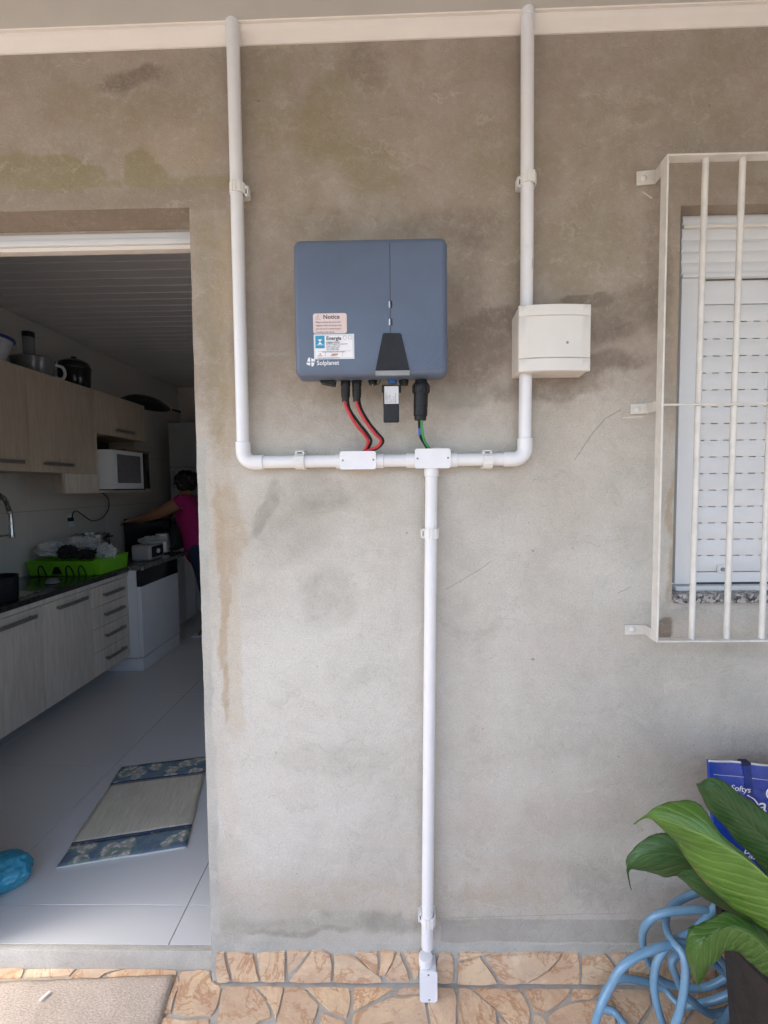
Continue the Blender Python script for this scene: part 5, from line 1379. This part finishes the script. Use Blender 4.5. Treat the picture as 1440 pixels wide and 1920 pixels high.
# counter clutter
fc = thing('faucet', 'chrome spring neck kitchen faucet at the left edge of the doorway', 'faucet', (-2.42, 1.42, ZT))
e_ = PX(22, 1008, -2.38)
pth = spline([(-2.42, e_.y-.19, ZT), (-2.42, e_.y-.19, ZT+.25), (-2.41, e_.y-.175, 1.36), (-2.40, e_.y-.11, 1.455), (-2.39, e_.y-.035, 1.43), (-2.385, e_.y-.004, 1.35), Vector((-2.38, e_.y, e_.z+.15))], 14)
tube('riser', pth[:30], .012, 'steel', fc); tube('hose', pth[28:], .009, 'dark', fc, 10)
coil = []; seg_n = 1100; 
fr_ = frames(pth); total = len(pth)-1
for i in range(seg_n+1):
    s_ = 22+(total-22)*i/seg_n; k = min(int(s_), total-1); f2 = s_-k; c = pth[k].lerp(pth[k+1], f2); t_, u_, v_ = fr_[k]
    a_ = i*2*math.pi/22; coil.append(c+(u_*math.cos(a_)+v_*math.sin(a_))*.0145)
tube('spring', coil, .0018, 'steel', fc, 5)
tube('spray_head', [Vector((-2.38, e_.y, e_.z+.15)), Vector((-2.38, e_.y, e_.z+.02)), Vector((-2.38, e_.y, e_.z))], [.012, .014, .019], 'steel', fc)
tube('holder_arm', [(-2.42, e_.y-.19, 1.20), (-2.38, e_.y-.01, 1.20)], .006, 'steel', fc, 10)

pt_ = thing('saucepan', 'dark saucepan with a pale spoon at the left end of the counter', 'saucepan', (-2.2, 1.25, ZT))
q = PX(42, 1100, -2.12)
cP = Vector((-2.19, q.y-.115, ZT+.003))
lathe('pan_wall', [(.0, .0), (.108, .0), (.112, .006), (.114, .125), (.117, .13), (.110, .128), (.106, .01), (0, .008)], cP, 'dark', pt_, 36)
sp = tube('serving_spoon', spline([cP+Vector((.01, .05, .05)), cP+Vector((-.02, .04, .14)), cP+Vector((-.055, .02, .21)), cP+Vector((-.08, -.005, .225)), cP+Vector((-.075, .0, .19)), cP+Vector((-.03, .03, .12))], 6), .0055, 'appl', None, 8)
tag(sp, 'white looped spoon handle sticking out of the dark saucepan', 'spoon')
gb = thing('glass_bowl', 'upturned clear bowl on the black counter before the green dish rack', 'bowl', (-2.25, 1.66, ZT))
lathe('bowl', [(.042, .001), (.040, .012), (.030, .026), (.014, .032), (0, .033)], (-2.20, 1.62, ZT+.003), 'clear', gb, 28)

rk = thing('dish_rack', 'lime green plastic dish rack full of drying things', 'dish rack', (-2.25, 2.03, ZT))
r0 = PZ(58, 1080, ZT); rx0, rx1, ry0, ry1 = r0.x-.0, -2.055, 1.875, 2.19
ry0 = 1.87
def tray(xa, xb, ya, yb_, z_, h, fl_=.015, wall=.005):
    bm = bmesh.new()
    def ring(e, zz, ins): return [bm.verts.new((x, y, zz)) for x, y in ((xa-e+ins, ya-e+ins), (xb+e-ins, ya-e+ins), (xb+e-ins, yb_+e-ins), (xa-e+ins, yb_+e-ins))]
    rr_ = [ring(0, z_, 0), ring(fl_, z_+h, 0), ring(fl_+.004, z_+h+.003, 0), ring(fl_, z_+h+.003, wall), ring(0, z_+.006, wall)]
    for A_, B_ in zip(rr_, rr_[1:]):
        for k in range(4): bm.faces.new((A_[k], A_[(k+1) % 4], B_[(k+1) % 4], B_[k]))
    bm.faces.new(rr_[0][::-1]); bm.faces.new(rr_[-1])
    bmesh.ops.bevel(bm, geom=list(bm.edges), offset=.002, segments=1, affect='EDGES')
    return bm
fin('tray', tray(rx0, rx1-.05, ry0, ry1, ZT+.002, .10), 'limegreen', rk)
fin('cutlery_tray', tray(rx1-.035, rx1+.0, ry0+.01, ry1+.02, ZT+.002, .11, .008), 'limegreen', rk)
for k, u in enumerate((.22, .66, .86)):
    cx = rx0+(rx1-.05-rx0)*u
    tube('rack_hoop', spline([(cx-.024, ry0-.008, ZT+.004), (cx-.02, ry0-.020, ZT+.05), (cx, ry0-.024, ZT+.075), (cx+.02, ry0-.020, ZT+.05), (cx+.028, ry0-.008, ZT+.004)], 6), .0045, 'dark', rk, 8)
prism('cut_out', [(rx0+.16, ry0-.003, ZT+.012), (rx0+.235, ry0-.003, ZT+.012), (rx0+.215, ry0-.011, ZT+.066), (rx0+.185, ry0-.011, ZT+.066)], (0, -.002, 0), 'dark', rk)
def cl(px, py, y): return P(px, py, y)
crumple('plastic_wrap', cl(98, 1030, 1.97), (.095, .06, .05), 'whitebag', seed=1, label='crumpled pale plastic wrap heaped at the left side of the dish rack', cat='plastic wrap')
crumple('plastic_wrap', cl(150, 1020, 2.05), (.115, .07, .05), 'whitebag', seed=5, label='crumpled pale plastic wrap spread over the middle of the dish rack', cat='plastic wrap')
crumple('plastic_wrap', cl(200, 1035, 2.02), (.05, .06, .055), 'whitebag', seed=8, label='crumpled pale plastic wrap hanging over the right end of the dish rack', cat='plastic wrap')
crumple('dark_cloth', cl(128, 1036, 1.93), (.06, .04, .045), 'cloth', seed=11, label='bunched black cloth lying on the green dish rack', cat='cloth')
crumple('dark_cloth', cl(160, 1040, 1.93), (.06, .03, .035), 'cloth', seed=13, label='second black cloth right of the bunched one, under the pale wrap', cat='cloth')
bo = thing('cooking_pot', 'steel cooking pot behind the heaped dish rack', 'pot', (-2.35, 2.43, ZD))
q = P(173, 1000, 2.42)
lathe('pot_wall', [(.0, .0), (.118, .0), (.122, .006), (.122, q.z-ZD-.004), (.128, q.z-ZD), (.119, q.z-ZD-.002), (.116, .01), (0, .008)], (q.x, 2.42, ZD+.001), 'steel', bo, 40)
for sg in (-1, 1): tube('pot_handle', spline([(q.x+sg*.118, 2.39, q.z-.03), (q.x+sg*.155, 2.40, q.z-.025), (q.x+sg*.155, 2.44, q.z-.025), (q.x+sg*.118, 2.45, q.z-.03)], 5), .006, 'dark', bo, 8)
to = thing('toaster', 'small white appliance with a black dial panel next to the steel kettle', 'toaster', (-2.05, 2.45, ZD))
a_, b_ = PZ(229, 1050, ZD), PZ(262, 1048, ZD)
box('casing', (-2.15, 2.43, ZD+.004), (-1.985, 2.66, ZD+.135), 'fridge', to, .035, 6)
box('dial_panel', (-1.986, 2.45, ZD+.03), (-1.981, 2.63, ZD+.12), 'black', to, .002)
lathe('dial', [(.02, 0), (.018, .012), (0, .013)], (-1.981, 2.54, ZD+.075), 'appl', to, 20, 'X')
crumple('dish_towel', (-2.03, 2.56, ZD+.165), (.085, .11, .028), 'whitebag', seed=21, label='grey crumpled towel lying over the small white appliance', cat='towel')
kt = thing('kettle', 'brushed steel electric kettle with black handle on the stone worktop', 'kettle', (-2.02, 2.86, ZD))
q = PZ(312, 1035, ZD); q = Vector((q.x, min(q.y, 2.92), ZD))
lathe('kettle_base', [(.0, .0), (.072, .0), (.072, .012), (0, .012)], q, 'black', kt, 30)
lathe('kettle_body', [(.0, .013), (.068, .013), (.066, .03), (.058, .17), (.052, .185)], q, 'brushed', kt, 40)
lathe('kettle_lid', [(.052, .185), (.048, .197), (.02, .204), (.012, .215), (0, .217)], q, 'black', kt, 30)
tube('kettle_handle', spline([q+Vector((.045, .0, .19)), q+Vector((.095, .01, .195)), q+Vector((.118, .015, .14)), q+Vector((.108, .01, .06)), q+Vector((.068, .005, .035))], 6), .012, 'black', kt, 12)

# ================================================================== PERSON at the counter
pe = thing('person', 'person with short black hair in a bright pink shirt and jeans reaching over the counter', 'person', (-1.9, 3.15, ZF))
def skin_mesh(name, nodes, edges, mat, root=0, sub=2):
    me = bpy.data.meshes.new(name); me.from_pydata([Vector(n[0])-wloc(pe) for n in nodes], edges, []); me.materials.append(M[mat])
    o = bpy.data.objects.new(name, me); link(o, pe)
    md = o.modifiers.new('skin', 'SKIN'); md.use_smooth_shade = True
    for i, n in enumerate(nodes):
        sv = me.skin_vertices[0].data[i]; r_ = n[1]; sv.radius = r_ if hasattr(r_, '__len__') else (r_, r_); sv.use_root = (i == root)
    md2 = o.modifiers.new('sub', 'SUBSURF'); md2.levels = sub; md2.render_levels = sub
    dg = bpy.context.evaluated_depsgraph_get(); bpy.context.view_layer.update()
    me2 = bpy.data.meshes.new_from_object(o.evaluated_get(bpy.context.evaluated_depsgraph_get())); o.modifiers.clear(); o.data = me2; bpy.data.meshes.remove(me)
    me2.materials.clear(); me2.materials.append(M[mat]); me2.polygons.foreach_set('use_smooth', [True]*len(me2.polygons))
    return o
hy = 3.15
sh = P(338, 936, hy); hd = P(346, 909, hy)
S = lambda px, py, y=hy: P(px, py, y)
pel = S(376, 1035); 
nodes = [(pel, (.13, .12)), (S(366, 990), (.115, .105)), (S(354, 950), (.125, .12)), (S(350, 930), (.075, .07)), (S(347, 919), (.048, .048)), (hd+Vector((-.01, 0, .01)), (.082, .088)), (hd+Vector((-.02, 0, .075)), (.070, .075)),
         # near arm (reaching left)
         (S(336, 942, hy-.13), .066), (S(312, 955, hy-.16), .062), (S(290, 966, hy-.17), .052), (S(266, 973, hy-.13), .042), (S(250, 976, hy-.10), .022), (S(243, 977, hy-.09), .024),
         # far arm
         (S(340, 940, hy+.15), .052), (S(318, 962, hy+.16), .042), (S(296, 985, hy+.12), .036), (S(276, 990, hy+.06), .024), (S(270, 991, hy+.05), .023),
         # legs
         (Vector((pel.x+.05, hy-.09, .78)), .082), (Vector((pel.x+.09, hy-.10, .50)), .058), (Vector((pel.x+.15, hy-.10, .14)), .038), (Vector((pel.x+.10, hy-.11, ZF+.03)), (.03, .04)), (Vector((pel.x+.0, hy-.12, ZF+.022)), (.022, .04)),
         (Vector((pel.x+.02, hy+.09, .78)), .082), (Vector((pel.x+.05, hy+.10, .50)), .058), (Vector((pel.x+.13, hy+.10, .14)), .038), (Vector((pel.x+.08, hy+.11, ZF+.03)), (.03, .04)), (Vector((pel.x-.02, hy+.12, ZF+.022)), (.022, .04))]
ed = [(0, 1), (1, 2), (2, 3), (3, 4), (4, 5), (5, 6), (2, 7), (7, 8), (8, 9), (9, 10), (10, 11), (11, 12), (2, 13), (13, 14), (14, 15), (15, 16), (16, 17), (0, 18), (18, 19), (19, 20), (20, 21), (21, 22), (0, 23), (23, 24), (24, 25), (25, 26), (26, 27)]
# fingers
def fingers(wi, dirv, up, n0):
    wr = Vector(nodes[wi][0]); d_ = Vector(dirv).normalized(); s_ = Vector(up).normalized()
    for k, (o_, L_) in enumerate(((-.026, .062), (-.009, .072), (.009, .068), (.025, .055))):
        a = len(nodes); nodes.append((wr+d_*.03+s_*o_, .0085)); nodes.append((wr+d_*(.03+L_*.55)+s_*o_*1.15+Vector((0, 0, -.012)), .0075)); nodes.append((wr+d_*(.03+L_*.9)+s_*o_*1.2+Vector((0, 0, -.035)), .006))
        ed.extend([(wi, a), (a, a+1), (a+1, a+2)])
    a = len(nodes); nodes.append((wr+s_*-.03+d_*.012, .0095)); nodes.append((wr+s_*-.045+d_*.045, .0075)); ed.extend([(wi, a), (a, a+1)])
fingers(12, (-1, .2, -.1), (0, 1, 0), 0); fingers(17, (-1, -.2, -.1), (0, -1, 0), 0)
skin_mesh('body', nodes, ed, 'skin')
sn = [(pel+Vector((0, 0, -.15)), (.162, .152)), (S(372, 1010), (.155, .145)), (S(364, 985), (.150, .14)), (S(354, 950), (.160, .145)), (S(350, 933), (.088, .080)), (S(336, 940, hy-.13), .084), (S(326, 947, hy-.145), .078), (S(339, 941, hy+.15), .068), (S(327, 952, hy+.155), .060)]
skin_mesh('shirt', sn, [(0, 1), (1, 2), (2, 3), (3, 4), (3, 5), (5, 6), (3, 7), (7, 8)], 'pink')
jn = [(pel+Vector((-.01, 0, .15)), (.148, .138)), (pel+Vector((.01, 0, -.02)), (.155, .145)), (Vector((pel.x+.05, hy-.09, .74)), .095), (Vector((pel.x+.09, hy-.10, .50)), .072), (Vector((pel.x+.15, hy-.10, .15)), .054), (Vector((pel.x+.02, hy+.09, .74)), .095), (Vector((pel.x+.05, hy+.10, .50)), .072), (Vector((pel.x+.13, hy+.10, .15)), .054)]
skin_mesh('jeans', jn, [(0, 1), (1, 2), (2, 3), (3, 4), (1, 5), (5, 6), (6, 7)], 'denim')
crumple('hair', hd+Vector((.018, -.006, .035)), (.100, .100, .104), 'hair', pe, seed=4, amp=.22, sub=5, ridge=False, freq=3.5)
crumple('hair_bun', hd+Vector((.095, .0, .075)), (.045, .048, .045), 'hair', pe, seed=6, amp=.3, sub=4, ridge=False, freq=3.5)
crumple('nose', hd+Vector((-.098, 0, .012)), (.018, .014, .02), 'skin', pe, seed=1, amp=.05, sub=2, ridge=False)
for sg in (-1, 1):
    crumple('ear', hd+Vector((0.0, sg*.090, .012)), (.018, .010, .028), 'skin', pe, seed=2, amp=.1, sub=2, ridge=False)
    crumple('eye', hd+Vector((-.082, sg*.032, .032)), (.012, .012, .010), 'paper', pe, seed=2, amp=.0, sub=2, ridge=False)
box('mouth', hd+Vector((-.096, -.022, -.028)), hd+Vector((-.084, .022, -.020)), simple('lips', (.30, .07, .06), .5), pe, .003)
for sg, dx in ((-1, 0.), (1, .03)):
    box('sandal', (pel.x-.05+dx, hy+sg*.115-.045, ZF+.001), (pel.x+.21+dx, hy+sg*.115+.045, ZF+.016), 'appl', pe, .006)
